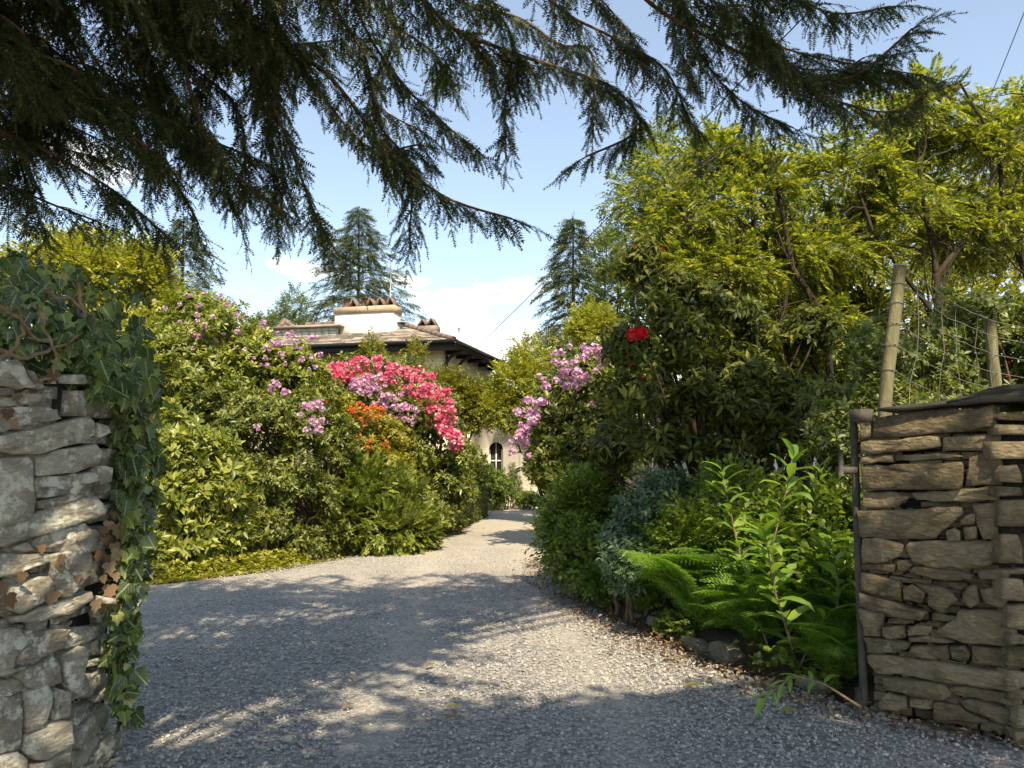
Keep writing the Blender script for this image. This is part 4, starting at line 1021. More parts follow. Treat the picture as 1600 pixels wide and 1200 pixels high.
win = hexa_part('window', [(ax0 - .02, WY + .29, az0), (ax1 + .02, WY + .29, az0), (ax1 + .02, WY + .33, az0), (ax0 - .02, WY + .33, az0), (ax0 - .02, WY + .29, az1), (ax1 + .02, WY + .29, az1), (ax1 + .02, WY + .33, az1), (ax0 - .02, WY + .33, az1)], M_glass, wing)
g = Geo(); zc_ = at(775, 720, WY).z
g.box((cx, WY + .27, zc_), (rad, .012, .02)); g.box((cx, WY + .268, (az0 + az1) / 2), (.016, .012, (az1 - az0) / 2)); g.box((ax0 + .02, WY + .266, (az0 + spring) / 2), (.02, .012, (spring - az0) / 2)); g.box((ax1 - .03, WY + .266, (az0 + spring) / 2), (.03, .012, (spring - az0) / 2)); part('glazing_bar', g.mesh('glazing_bar'), M_white, win)
g = Geo(); bx = at(722, 772, WY - .3)
g.hexa([(wx0 - .32, WY - .4, 0), (wx0 + .02, WY - .4, 0), (wx0 + .02, WY + .35, 0), (wx0 - .32, WY + .35, 0), (wx0 - .06, WY - .04, 2.5), (wx0 + .02, WY - .04, 2.5), (wx0 + .02, WY + .35, 2.5), (wx0 - .06, WY + .35, 2.5)]); part('buttress', g.mesh('buttress'), M_white, wing)
g = Geo(); g.hexa([(wx0 - 4.2, WY + 1.2, 0), (wx0 - .1, WY + 1.0, 0), (wx0 - .1, WY + 1.4, 0), (wx0 - 4.2, WY + 1.6, 0), (wx0 - 4.2, WY + 1.2, 2.6), (wx0 - .1, WY + 1.0, 2.6), (wx0 - .1, WY + 1.4, 2.6), (wx0 - 4.2, WY + 1.6, 2.6)])
single('garden_wall', g.mesh('garden_wall'), M_rough, 'low roughcast garden wall behind the clipped hedge, left of the buttress', 'wall')
# pale wall glimpsed through the right-hand shrubs
g = Geo(); g.hexa([(2.6, 14.6, 0), (9.0, 13.6, 0), (9.0, 13.9, 0), (2.6, 14.9, 0), (2.6, 14.6, 1.55), (9.0, 13.6, 1.55), (9.0, 13.9, 1.55), (2.6, 14.9, 1.55)])
single('garden_wall', g.mesh('garden_wall'), M_white, 'sunlit white wall glimpsed through the right-hand shrubs above the ferns', 'wall')

# ================================================================== BACKGROUND TREES
def lm(name, a, b, c, **kw): return leaf_mat(name, [(0.0, a), (0.5, b), (1.0, c)], **kw)
M_spruce = lm('spruce_needles', (0.038, 0.060, 0.026), (0.075, 0.102, 0.042), (0.15, 0.17, 0.065), trans=0.2, rough=0.6, spec=0.25)
M_ylw = lm('yellow_green_leaf', (0.17, 0.20, 0.028), (0.32, 0.33, 0.05), (0.50, 0.47, 0.11), trans=0.42, tboost=(1.3, 1.3, 0.5))
M_mid = lm('mid_green_leaf', (0.07, 0.12, 0.022), (0.13, 0.19, 0.032), (0.23, 0.28, 0.05), trans=0.35)
M_bronze = lm('bronze_green_leaf', (0.13, 0.13, 0.026), (0.21, 0.20, 0.038), (0.31, 0.27, 0.06), trans=0.38)
M_birch = lm('birch_leaf', (0.10, 0.13, 0.05), (0.16, 0.19, 0.07), (0.23, 0.26, 0.10), trans=0.4)
def spruce(px, pytop, Y, hw, label, seed, zbase=0.0, droop=0.35, dens=1.0, pybase=560):
    r = random.Random(seed); tip = at(px, pytop, Y); Ht = tip.z
    wid = hw / FPX * Y; zlow = at(px, pybase, Y).z
    t = thing('spruce_tree', label, 'tree', (tip.x, Y, 0))
    g = Geo(); g.add(*tube([(tip.x + r.uniform(-.03, .03), Y, z) for z in np.linspace(-.2, Ht, 10)], [0.20 * (1 - i / 9.3) + .012 for i in range(10)], 7)); 
    z = Ht - .15; PP, DD = [], []
    while z > 1.2:
        f = (Ht - z) / (Ht - zlow); L0 = min(wid * 1.5, wid * f ** 0.85) + .12
        nb = 5 if f < .3 else 7
        off = r.uniform(0, 6.28)
        for b in range(nb):
            a = off + b * 6.283 / nb + r.uniform(-.35, .35); L = L0 * r.uniform(.45, 1.25)
            path = []
            for s in range(7):
                u = s / 6; path.append(Vector((tip.x + math.cos(a) * L * u, Y + math.sin(a) * L * u, z + L * (0.18 * u - droop * u * u * 1.2 + 0.24 * max(0, u - .75)))))
            g.add(*tube(path, [max(.004, .03 * (L / 2.5)) * (1 - .85 * i / 6) for i in range(7)], 3))
            m = int((5 + 13 * L) * dens)
            for q in range(m):
                u = r.uniform(.12, 1.0) ** .8; k = min(5, int(u * 6)); p = path[k].lerp(path[k + 1], u * 6 - k)
                sd = r.choice((-1, 1)); spread = L * .34 * (1.1 - u) * r.random()
                d = (Vector((math.cos(a), math.sin(a), 0)) * .8 + Vector((-math.sin(a), math.cos(a), 0)) * sd * r.uniform(.2, 1.1) + Vector((0, 0, r.uniform(-.75, .1))))
                PP.append(tuple(p + Vector((-math.sin(a), math.cos(a), 0)) * sd * spread + Vector((0, 0, -spread * r.uniform(.1, .5))))); DD.append(tuple(d))
        z -= max(.16, .42 * r.uniform(.7, 1.3) * min(1, .45 + f))
    part('trunk', g.mesh('trunk'), M_bark, t)
    g = Geo(); PP, DD = np.array(PP), np.array(DD); mods = [twiglet(5, .34, .11, .022, s, .25, 25, 60) for s in range(3)]
    w = rng.integers(0, 3, len(PP)); R = frames_grow(DD, jit=.5); S = rng.uniform(1.0, 1.7, len(PP))
    for k in range(3): inst(g, mods[k], PP[w == k], R[w == k], S[w == k])
    part('crown', g.mesh('crown'), M_spruce, t, kind='stuff')
spruce(562, 322, 45, 104, 'broad conical spruce rising behind the chimney', 1, dens=1.05, pybase=490)
spruce(895, 338, 36, 88, 'narrow spruce with drooping branches right of the house', 2, dens=1.35, droop=.5, pybase=560)
spruce(288, 338, 35, 84, 'thin dark spruce above the left shrubs', 3, droop=.15, dens=.8, pybase=470)

def tree(name, label, lobes, base, mods, mat, n, size, mode='grow', r0=.10, nst=10, upw=.3, jit=.6, inner=.3, thr=-.1, group=None, cat='tree', crown='crown', nparts=0, pname='leafy_shoot', stem_mat=None, spread=.15, inner_size=1.0, nscale=1.1, front=.45, zmin=.05, rough=.36, shell=(.70, 1.1), tr='trunk', sag=.2):
    t = thing(name, label, cat, tuple(base), group)
    g = stems_geo(base, lobes, nst, r0, spread, 6, sag); part(tr, g.mesh(tr, True), stem_mat or M_bark, t)
    P, D = lobe_points(lobes, int(n * (1 - inner)), shell, nscale, thr, front=front, zmin=zmin, rough=rough)
    if inner:
        P2, D2 = lobe_points(lobes, int(n * inner), (.35, .72), nscale, thr - .2, front=.2, zmin=zmin); P, D = np.concatenate([P, P2]), np.concatenate([D, D2])
    scatter(t, crown, mods, mat, P, D, size, mode, upw, jit, nparts, pname)
    return t
SP_small = [sprig(7, .075, .042, .20, s, 1) for s in range(3)]
SP_mid = [sprig(7, .115, .052, .26, s, 1) for s in range(3)]
G0 = lambda px, Y: (at(px, 700, Y).x, Y, 0)
tree('birch_tree', 'feathery pale birch behind the house, right of the thin spruce', [Lp(462, 492, 50, 26, 36), Lp(455, 520, 50, 30, 40), Lp(470, 560, 50, 40, 60)], G0(462, 50), SP_mid, M_birch, 1500, (1, 2.0), r0=.12, nst=6, zmin=1)
tree('birch_tree', 'low feathery birch top just above the left roof', [Lp(414, 512, 46, 24, 20), Lp(405, 540, 46, 40, 40)], G0(412, 46), SP_mid, M_birch, 900, (1, 2.0), r0=.12, nst=6, zmin=1)
tree('birch_tree', 'tall grey-green birch with hanging twigs beside the overhanging branches', [Lp(990, 310, 28, 42, 60), Lp(1000, 390, 28, 40, 60), Lp(1040, 260, 28, 60, 80), Lp(1060, 380, 28, 80, 90)], G0(1040, 28), SP_mid, M_birch, 3200, (1, 1.7), r0=.16, nst=8, zmin=1.5, thr=.0, upw=-.5)
tree('birch_tree', 'airy pale tree top showing beside the narrow spruce', [Lp(950, 400, 33, 30, 40), Lp(955, 460, 33, 40, 50)], G0(952, 33), SP_mid, M_birch, 1200, (1, 1.6), r0=.1, nst=6, zmin=1.5, thr=.05)
tree('maple_tree', 'bronze-green leafy tree in front of the cream house wall', [Lp(690, 612, 20.5, 52, 28), Lp(740, 632, 20.5, 42, 32), Lp(650, 592, 20.5, 34, 20), Lp(600, 585, 20.5, 40, 18), Lp(700, 645, 20.2, 46, 30), Lp(605, 610, 20.5, 60, 40), Lp(582, 552, 20.5, 9, 20, .3), Lp(650, 556, 20.5, 9, 20, .3)], G0(690, 20.5), SP_small, M_bronze, 4800, (.8, 1.5), r0=.06, nst=12, thr=-.2)
tree('golden_shrub', 'bright yellow-green shrub between the house and the right lilac rhododendron', [Lp(812, 605, 18.5, 40, 44), Lp(840, 565, 18.8, 36, 36), Lp(790, 640, 18.3, 30, 26), Lp(835, 650, 18.3, 36, 40), Lp(865, 700, 18.3, 34, 60)], G0(868, 18.6), SP_small, M_ylw, 4200, (.8, 1.4), cat='shrub', crown='foliage', tr='stems', r0=.05, thr=-.2)
tree('golden_shrub', 'yellow-green tree top behind the right lilac rhododendron', [Lp(925, 530, 19, 42, 46), Lp(890, 570, 19, 40, 34), Lp(955, 580, 19, 50, 60)], G0(950, 19), SP_small, M_ylw, 4200, (.8, 1.4), cat='shrub', crown='foliage', tr='stems', r0=.05, thr=-.15)
tree('golden_shrub', 'tall yellow-green shrub behind the ivy-clad left wall', [Lp(185, 450, 15, 70, 60), Lp(235, 480, 15, 50, 70), Lp(140, 420, 15, 60, 50), Lp(230, 430, 15, 30, 40), Lp(200, 560, 14.5, 70, 70), Lp(90, 470, 15, 80, 90)], G0(185, 15), SP_mid, M_ylw, 4000, (.8, 1.3), cat='shrub', crown='foliage', tr='stems', r0=.05, thr=-.12)
tree('background_tree', 'tall bright green tree filling the gaps behind the right-hand trees', [Lp(1330, 420, 17, 160, 150), Lp(1520, 380, 17, 170, 190), Lp(1200, 470, 17, 140, 130), Lp(1450, 540, 16, 220, 120), Lp(1150, 560, 16, 120, 100)], G0(1400, 17), SP_mid, M_ylw, 6000, (.9, 1.5), r0=.14, nst=12, thr=.06, nscale=1.6)
# far wood that closes the horizon
g = Geo(); gl = []
for k in range(90):
    a = math.radians(random.uniform(-75, 75)); d = random.uniform(62, 110); x, y = math.sin(a) * d, math.cos(a) * d
    if abs(x / y) < .33 and x < 12: d *= 1.15; x, y = math.sin(a) * d, math.cos(a) * d
    h = random.uniform(2.4, 4.0); gl.append((x, y, h * .9, random.uniform(4, 7), random.uniform(4, 7), h))
P, D = lobe_points(gl, 6000, (.8, 1.05), .2, -.3, front=.6)
R = frames_grow(norm(D + .6 * rng.normal(size=D.shape)))
for k in range(2): inst(g, sprig(6, .9, .6, 1.3, k, 1), P[k::2], R[k::2], rng.uniform(.8, 1.5, len(P[k::2])))
o = single('far_wood', g.mesh('far_wood'), M_mid, 'distant green wood beyond the house and garden', 'wood'); o['kind'] = 'stuff'

# ================================================================== LEFT BORDER
M_rho = lm('rhododendron_leaf', (0.050, 0.072, 0.014), (0.125, 0.155, 0.028), (0.33, 0.34, 0.085), trans=0.3, rough=0.38)
M_rho2 = lm('rhododendron_leaf_light', (0.085, 0.115, 0.020), (0.205, 0.235, 0.038), (0.42, 0.42, 0.10), trans=0.34, rough=0.4)
M_azal = lm('azalea_leaf', (0.11, 0.13, 0.02), (0.26, 0.25, 0.035), (0.48, 0.38, 0.06), trans=0.38)
def petal(name, stops): return leaf_mat(name, stops, trans=0.3, rough=0.6, tboost=(1.1, 1.0, 1.1), spec=0.2)
M_mauve = petal('mauve_petal', [(0, (0.52, 0.22, 0.42)), (.5, (0.68, 0.40, 0.58)), (1, (0.84, 0.66, 0.74))])
M_pink = petal('pink_petal', [(0, (0.72, 0.07, 0.20)), (.6, (0.84, 0.20, 0.32)), (1, (0.92, 0.64, 0.66))])
M_orange = petal('orange_petal', [(0, (0.58, 0.10, 0.03)), (.5, (0.70, 0.19, 0.05)), (1, (0.76, 0.36, 0.10))])
M_crim = petal('crimson_petal', [(0, (0.45, 0.006, 0.015)), (.5, (0.62, 0.015, 0.03)), (1, (0.72, 0.05, 0.06))])
RO = [rosette(9, .12, .048, (0, 55), 1, s, stem=.05) for s in range(4)]
RO_big = [rosette(9, .14, .044, (-50, 30), 2, s, stem=.06, droop=.4) for s in range(4)]
TR = [truss(12, .055, .040, s) for s in range(5)]
def fl_pts(lst, Y, jit=.25):
    """flower heads at given photo places, pushed to the bush front"""
    P = [at(x, y, Y + random.uniform(-jit, jit)) for x, y in lst]
    return np.array([tuple(p) for p in P]), np.tile(np.array([[0.0, -.8, .5]]), (len(P), 1))
def cloud_px(n, cx, cy, rx, ry, seed):
    r = random.Random(seed); o = []
    while len(o) < n:
        x, y = r.uniform(-1, 1), r.uniform(-1, 1)
        if x * x + y * y < 1: o.append((cx + x * rx, cy + y * ry))
    return o
def shrub(name, label, lobes, base, mods, mat, n, size, **kw):
    kw.setdefault('cat', 'shrub'); kw.setdefault('crown', 'foliage'); kw.setdefault('tr', 'stems'); kw.setdefault('stem_mat', M_twig)
    kw.setdefault('r0', .03); kw.setdefault('nst', 16); kw.setdefault('mode', 'axis'); kw.setdefault('upw', .55); kw.setdefault('jit', .5); kw.setdefault('spread', .5)
    return tree(name, label, lobes, base, mods, mat, n, size, **kw)

lobA = [Lp(320, 540, 13.5, 75, 75), Lp(270, 600, 13.2, 90, 90), Lp(390, 595, 13.5, 70, 62), Lp(440, 590, 14, 54, 44), Lp(300, 490, 14, 46, 34), Lp(482, 610, 13.8, 46, 46), Lp(410, 535, 13.8, 22, 26, .4), Lp(470, 560, 13.8, 18, 24, .3)]
t = shrub('rhododendron', 'tall rhododendron with scattered mauve flowers at the left, highest of its row', lobA, G0(350, 13.6), RO, M_rho2, 2500, (.8, 1.3), nst=20)
flowers(t, None, 0, TR, M_mauve, (.35, .8), pts=fl_pts(cloud_px(9, 315, 480, 60, 28, 1) + cloud_px(12, 300, 520, 55, 25, 2) + cloud_px(13, 395, 540, 50, 40, 3) + cloud_px(26, 460, 550, 50, 38, 4) + [(320, 458), (296, 463), (345, 462), (372, 492)], 12.75, .3), upw=.2)
lobB = [Lp(300, 710, 11.2, 64, 50), Lp(275, 780, 10.9, 50, 46), Lp(350, 765, 11.2, 54, 44), Lp(300, 840, 10.8, 46, 36), Lp(255, 850, 10.6, 22, 40), Lp(250, 690, 11.4, 40, 60), Lp(360, 830, 11.2, 44, 34)]
shrub('rhododendron', 'broad-leaved bright green rhododendron at the drive edge beside the ivy-clad wall', lobB, (-4.0, 11.4, 0), RO, M_rho2, 1500, (.9, 1.5), nst=22, thr=.03, nscale=2.2)
lobB = [Lp(400, 670, 12.2, 70, 56), Lp(340, 640, 12.6, 60, 40), Lp(470, 660, 12.5, 52, 52), Lp(430, 740, 12.0, 62, 46), Lp(480, 780, 12.1, 50, 44), Lp(420, 820, 11.9, 60, 40), Lp(520, 690, 12.8, 40, 50), Lp(470, 840, 12.0, 50, 34), Lp(510, 840, 12.3, 40, 34)]
t = shrub('rhododendron', 'dark twiggy small-leaved rhododendron in the middle of the left bank', lobB, (-3.2, 12.3, 0), [rosette(9, .075, .03, (-5, 60), 1, s, stem=.06) for s in range(4)], M_rho, 4200, (.8, 1.5), nst=40, thr=.05, nscale=2.0)
flowers(t, None, 0, TR, M_mauve, (.55, .9), pts=fl_pts([(402, 668), (322, 800), (297, 752), (425, 608), (446, 614), (432, 600)] + cloud_px(14, 488, 650, 18, 26, 5), 11.2, .15), upw=.2)
shrub('rhododendron', 'green rhododendron continuing the left bank behind the ivy-clad wall', [(-6.2, 12.2, 1.3, 1.5, 1.2, 1.4), (-7.6, 11.6, 1.2, 1.3, 1.1, 1.3), (-9.2, 11.2, 1.4, 1.4, 1.2, 1.5), (-5.4, 12.8, 1.8, 1.2, 1.2, 1.5), (-10.8, 11.6, 1.6, 1.4, 1.2, 1.8), (-12.6, 11.6, 1.6, 1.6, 1.2, 1.8)], (-7.4, 12.0, 0), RO, M_rho, 1500, (1.0, 1.7), nst=18)
lobC = [Lp(600, 600, 16.5, 66, 44), Lp(670, 640, 16.2, 52, 44), Lp(540, 590, 16.8, 42, 34), Lp(700, 690, 15.8, 30, 40), Lp(640, 710, 16, 80, 70), Lp(690, 760, 15.6, 46, 60), Lp(600, 760, 15.6, 70, 70)]
t = shrub('rhododendron', 'rhododendron with a dense mass of pink-red flowers in front of the house', lobC, G0(640, 16.4), RO, M_rho, 3300, (.85, 1.35), nst=20)
pinkpx = cloud_px(75, 575, 580, 68, 22, 6) + cloud_px(46, 640, 598, 48, 24, 7) + cloud_px(42, 678, 625, 28, 26, 8) + cloud_px(26, 700, 660, 18, 26, 9) + cloud_px(16, 712, 690, 13, 16, 10) + cloud_px(16, 530, 585, 26, 16, 11) + cloud_px(6, 682, 660, 14, 14, 17)
flowers(t, None, 0, TR, M_pink, (.6, 1.15), pts=fl_pts(pinkpx, 15.3, .2), upw=.2)
lobD = [Lp(590, 630, 15.4, 54, 34), Lp(640, 655, 15.2, 44, 30), Lp(600, 690, 15.3, 60, 40), Lp(560, 620, 15.5, 30, 26)]
t = shrub('rhododendron', 'small lilac rhododendron tucked below the pink-red flowers', lobD, G0(605, 15.2), RO, M_rho, 800, (.8, 1.2), nst=10)
flowers(t, None, 0, TR, M_mauve, (.55, 1.0), pts=fl_pts(cloud_px(34, 580, 603, 34, 16, 12) + cloud_px(20, 615, 628, 26, 14, 13) + cloud_px(10, 642, 648, 12, 16, 14) + [(584, 632), (592, 630), (612, 650), (626, 652)], 14.6, .12), upw=.2)
lobE = [Lp(560, 665, 14.2, 50, 30), Lp(530, 640, 14.4, 34, 24), Lp(600, 680, 14.2, 44, 28), Lp(570, 710, 14, 50, 36), Lp(520, 720, 13.8, 40, 30), Lp(610, 730, 13.9, 40, 30)]
SPZ = [rosette(8, .062, .028, (0, 50), 1, s, stem=.06) for s in range(3)]
t = shrub('azalea', 'orange-flowered azalea with yellowish leaves among the rhododendrons', lobE, G0(560, 14.2), SPZ, M_azal, 3000, (.9, 1.5), nst=14, thr=.0)
TRs = [truss(9, .05, .038, s + 9) for s in range(3)]
flowers(t, None, 0, TRs, M_orange, (.35, .8), pts=fl_pts(cloud_px(40, 566, 644, 36, 15, 15) + cloud_px(14, 515, 650, 18, 30, 16) + cloud_px(10, 580, 690, 50, 14, 18) + [(488, 620), (508, 652), (530, 676), (548, 682), (608, 700), (598, 640), (575, 700), (570, 664), (600, 646)], 13.55, .1), upw=.3)
PN = [pinnate(6, .26, .046, .09, s, .2, ns=1) for s in range(3)]
M_mah = lm('mahonia_leaf', (0.075, 0.11, 0.020), (0.175, 0.215, 0.038), (0.34, 0.36, 0.09), trans=0.3, rough=0.36)
lobF = [Lp(560, 765, 13.2, 50, 36), Lp(610, 790, 13.4, 46, 36), Lp(530, 810, 12.8, 50, 40), Lp(590, 830, 13, 60, 34), Lp(640, 825, 13.4, 34, 32)]
shrub('mahonia', 'mahonia with toothed compound leaves below the orange azalea', lobF, G0(590, 13.4), PN, M_mah, 1500, (.8, 1.3), mode='grow', nst=16, upw=.2)
lobG = [Lp(700, 740, 16.4, 36, 34), Lp(730, 720, 17.5, 26, 36), Lp(670, 790, 15, 36, 40), Lp(710, 770, 17, 30, 30)]
shrub('laurel_shrub', 'dark glossy shrub under the last pink flowers by the hedge', lobG, (-1.95, 16.6, 0), [rosette(8, .12, .05, (-10, 50), 1, s, stem=.08) for s in range(3)], M_rho, 1100, (.8, 1.2), nst=12)
# clipped hedge
M_box = lm('box_leaf', (0.07, 0.10, 0.02), (0.13, 0.155, 0.03), (0.24, 0.20, 0.05), trans=0.25, rough=0.45)
hd = thing('box_hedge', 'low clipped box hedge with rust tips along the left drive edge', 'hedge', (-1.5, 17.4, 0))
P, D = [], []
A_, B_ = Vector((-1.98, 14.9, 0)), Vector((-1.0, 20.4, 0)); ax = (B_ - A_).normalized(); sx = Vector((ax.y, -ax.x, 0))
for k in range(3600):
    t_ = random.random(); u = random.choice((0, 0, 1, 1, 2, 3)); s = random.uniform(-1, 1); h = random.uniform(0, 1); W, Hh = .38, .74 + .05 * math.sin(t_ * 16)
    if u == 0: p = A_.lerp(B_, t_) + sx * W + Vector((0, 0, h * Hh)); d = sx
    elif u == 1: p = A_.lerp(B_, t_) + sx * (s * W) + Vector((0, 0, Hh)); d = Vector((0, 0, 1))
    elif u == 2: p = A_.lerp(B_, t_) + sx * (s * W * .7) + Vector((0, 0, h * Hh * .9)); d = sx
    else: p = (A_ if k % 2 else B_) + sx * (s * W) + Vector((0, 0, h * Hh)); d = ax * (-1 if k % 2 else 1)
    p = p + d * random.gauss(0, .025); P.append(tuple(p)); D.append(tuple(d))
scatter(hd, 'foliage', [rosette(7, .04, .026, (-20, 60), 1, s, stem=.03) for s in range(3)], M_box, np.array(P), np.array(D), (.8, 1.4), 'axis', .2, .5)
g = stems_geo((0, 0, 0), [(A_.lerp(B_, f).x, A_.lerp(B_, f).y, .4, .3, .3, .3) for f in np.linspace(.05, .95, 10)], 1, .01)
g = Geo()
for f in np.linspace(.03, .97, 14):
    b = A_.lerp(B_, f); g.add(*tube(bend(b, b + Vector((random.uniform(-.15, .15), random.uniform(-.15, .15), .62)), 5, 0, .02), [.014, .012, .01, .008, .004], 5))
part('stems', g.mesh('stems'), M_twig, hd)
# planting at the foot of the wing
shrub('rounded_shrub', 'rounded green shrub below the arched window', [Lp(765, 755, 22.6, 32, 26), Lp(752, 745, 22.6, 22, 20), Lp(782, 762, 22.6, 20, 20), Lp(765, 782, 22.6, 26, 16)], G0(766, 22.6), SPZ, M_mid, 1300, (.9, 1.4), nst=10)
M_grass = lm('blade', (0.07, 0.11, 0.02), (0.13, 0.17, 0.03), (0.24, 0.26, 0.06), trans=0.35)
def tuft(name, label, c, n, L, spread, mat, wid=.02, cat='plant', group=None, nseg=3):
    t = thing(name, label, cat, tuple(c), group); g = Geo(); lf = [leaf_shape(L, wid, .1, dr, nseg) for dr in (.2, .5, .8)]
    P = np.array(c)[None] + np.c_[rng.normal(0, spread, (n, 2)), np.zeros(n)]; D = np.c_[rng.normal(0, .45, (n, 2)), np.ones(n)]
    R = frames_grow(D, (0, -.5, .4), .6); S = rng.uniform(.5, 1.15, n); w = rng.integers(0, 3, n)
    for k in range(3): inst(g, lf[k], P[w == k], R[w == k], S[w == k])
    part('blades', g.mesh('blades'), mat, t, kind='stuff'); return t
shrub('border_plant', 'low leafy plant at the foot of the roughcast wall', [Lp(820, 778, 23, 26, 14), Lp(842, 780, 22.8, 16, 12)], G0(825, 23), SPZ, M_mid, 500, (.8, 1.2), nst=6)
shrub('border_plant', 'thin straggly plant between rounded shrub and wall corner', [Lp(805, 760, 23.4, 12, 24), Lp(800, 740, 23.4, 10, 18)], G0(803, 23.4), SPZ, M_birch, 240, (.8, 1.2), nst=10, thr=.05)
tuft('grass_tuft', 'yellow-green strappy leaves beside the hedge end', (-.93, 20.9, 0), 160, .5, .16, M_ylw)
tuft('grass_tuft', 'yellow-green strappy tuft at the right drive edge below the lilac flowers', (.78, 16.2, 0), 260, .55, .14, M_ylw)
# ground cover along the left edge
gc = Geo(); n = 5200
ye = rng.uniform(9.7, 15.4, n); xe = np.array([edge_x(EDGE_L, y) for y in ye]) - np.abs(rng.normal(0, .30, n)) + .06
hh = rng.uniform(.02, .24, n) * np.clip((np.array([edge_x(EDGE_L, y) for y in ye]) - xe) / .25, .15, 1)
P = np.c_[xe, ye, hh]; D = np.c_[rng.normal(0, .4, (n, 2)), np.ones(n)]
R = frames_axis(D); rs = [rosette(5, .055, .044, (0, 40), 1, s, droop=.2) for s in range(2)]
for k in range(2): inst(gc, rs[k], P[k::2], R[k::2], rng.uniform(.6, 1.2, len(P[k::2])))
o = single('ground_cover', gc.mesh('ground_cover'), M_ylw, 'bright green leafy ground cover along the left drive edge', 'ground cover'); o['kind'] = 'stuff'

gc = Geo(); n = 1500
ye = rng.uniform(5.3, 13, n); xe = np.array([edge_x(EDGE_R, y) for y in ye]) + np.abs(rng.normal(.05, .28, n))
hh = .06 + rng.uniform(.0, .16, n)
ok = np.array([mnoise.noise(Vector((a * 2.2, b * 2.2, 7))) for a, b in zip(xe, ye)]) > -.05
P = np.c_[xe, ye, hh][ok]; R = frames_axis(np.c_[rng.normal(0, .4, (n, 2)), np.ones(n)][ok])
for k in range(2): inst(gc, rs[k], P[k::2], R[k::2], rng.uniform(.5, 1.2, len(P[k::2])))
o = single('ground_cover', gc.mesh('ground_cover'), M_mid, 'small green seedlings and creeping leaves at the foot of the right border', 'ground cover'); o['kind'] = 'stuff'
# ================================================================== RIGHT SIDE
M_dark = lm('dark_rhododendron_leaf', (0.038, 0.052, 0.012), (0.082, 0.100, 0.020), (0.20, 0.21, 0.042), trans=0.32, rough=0.5, spec=.22)
lobM = [Lp(905, 610, 14.2, 62, 56), Lp(860, 650, 14, 52, 46), Lp(930, 570, 14.6, 44, 36), Lp(930, 680, 13.6, 70, 60), Lp(860, 720, 13.6, 38, 40), Lp(900, 760, 13.2, 44, 50), Lp(960, 640, 13.8, 60, 60)]
t = shrub('rhododendron', 'lilac-flowered rhododendron leaning over the right edge of the drive', lobM, (1.45, 14.3, 0), RO, M_rho, 2500, (.9, 1.4), nst=18)
flowers(t, None, 0, TR, M_mauve, (.6, 1.2), pts=fl_pts(cloud_px(24, 905, 560, 48, 24, 20) + cloud_px(20, 880, 595, 40, 18, 21) + cloud_px(14, 820, 655, 18, 14, 22) + cloud_px(8, 815, 685, 12, 10, 23) + cloud_px(6, 840, 620, 20, 14, 24) + [(808, 682), (800, 690), (826, 712), (800, 705), (952, 606), (944, 622), (928, 632), (840, 650), (930, 545), (820, 700)], 12.95, .15), upw=.2)
lobQ = [Lp(1000, 410, 8.9, 34, 46), Lp(1010, 475, 8.7, 58, 50), Lp(985, 540, 8.4, 44, 44), Lp(1070, 540, 8.7, 56, 44), Lp(1000, 610, 8.3, 60, 48), Lp(1090, 620, 8.4, 56, 40), Lp(1160, 640, 8.5, 50, 34), Lp(1020, 690, 8.5, 70, 36), Lp(955, 700, 9.2, 44, 40), Lp(930, 770, 9.5, 50, 40), Lp(1120, 700, 8.3, 60, 26), Lp(1060, 450, 9.2, 40, 36), Lp(1130, 490, 9.3, 60, 50), Lp(1190, 550, 9.3, 60, 50), Lp(1240, 610, 9.0, 60, 46), Lp(1220, 680, 8.6, 60, 34), Lp(1150, 590, 8.9, 60, 40), Lp(1270, 520, 9.7, 50, 44)]
t = shrub('rhododendron', 'large dark rhododendron with a single crimson flower head, right of the drive', lobQ, (2.35, 9.0, 0), RO_big, M_dark, 2250, (.65, 1.2), nst=40, r0=.055, nparts=300, pname='leafy_shoot', stem_mat=M_bark, thr=.10, nscale=2.0, spread=.25, rough=.45, shell=(.55, 1.1))
flowers(t, None, 0, [truss(18, .05, .036, 3)], M_crim, (.9, 1.0), pts=fl_pts([(995, 524), (1002, 520), (988, 522)], 7.6, .03), upw=.1)
flowers(t, None, 0, [truss(7, .04, .03, 4)], M_crim, (.35, .55), pts=fl_pts([(990, 385), (1035, 390), (985, 572), (1003, 590)], 8.1, .05), upw=.2, pname='flower_bud')
# compound-leaved trees
M_row = leaf_mat('rowan_leaf', [(0, (0.05, 0.085, 0.018)), (.45, (0.15, 0.20, 0.038)), (.75, (0.33, 0.365, 0.075)), (1, (0.55, 0.51, 0.15))], trans=0.45, rough=0.42, tboost=(1.45, 1.4, 0.5))
PR = [pinnate(9, .30, .028, .085, s, .22 + .1 * s, ns=1) for s in range(4)]
lobR1 = [Lp(1140, 520, 9.9, 90, 46), Lp(1240, 580, 9.8, 80, 50), Lp(1180, 650, 9.6, 70, 30), Lp(1080, 330, 9.8, 90, 60), Lp(1180, 290, 10.2, 100, 70), Lp(1110, 420, 9.6, 110, 60), Lp(1230, 400, 10.2, 110, 70), Lp(1040, 260, 10, 50, 46), Lp(1250, 500, 10, 100, 60), Lp(1150, 230, 10.4, 80, 40)]
lobR2 = [Lp(1340, 260, 10.6, 90, 70), Lp(1440, 180, 11, 80, 70), Lp(1500, 130, 11, 60, 46), Lp(1420, 330, 10.6, 110, 70), Lp(1560, 230, 11, 90, 80), Lp(1310, 380, 10.3, 90, 60), Lp(1540, 350, 10.8, 90, 60), Lp(1650, 180, 11.4, 90, 80), Lp(1640, 330, 11, 90, 80)]
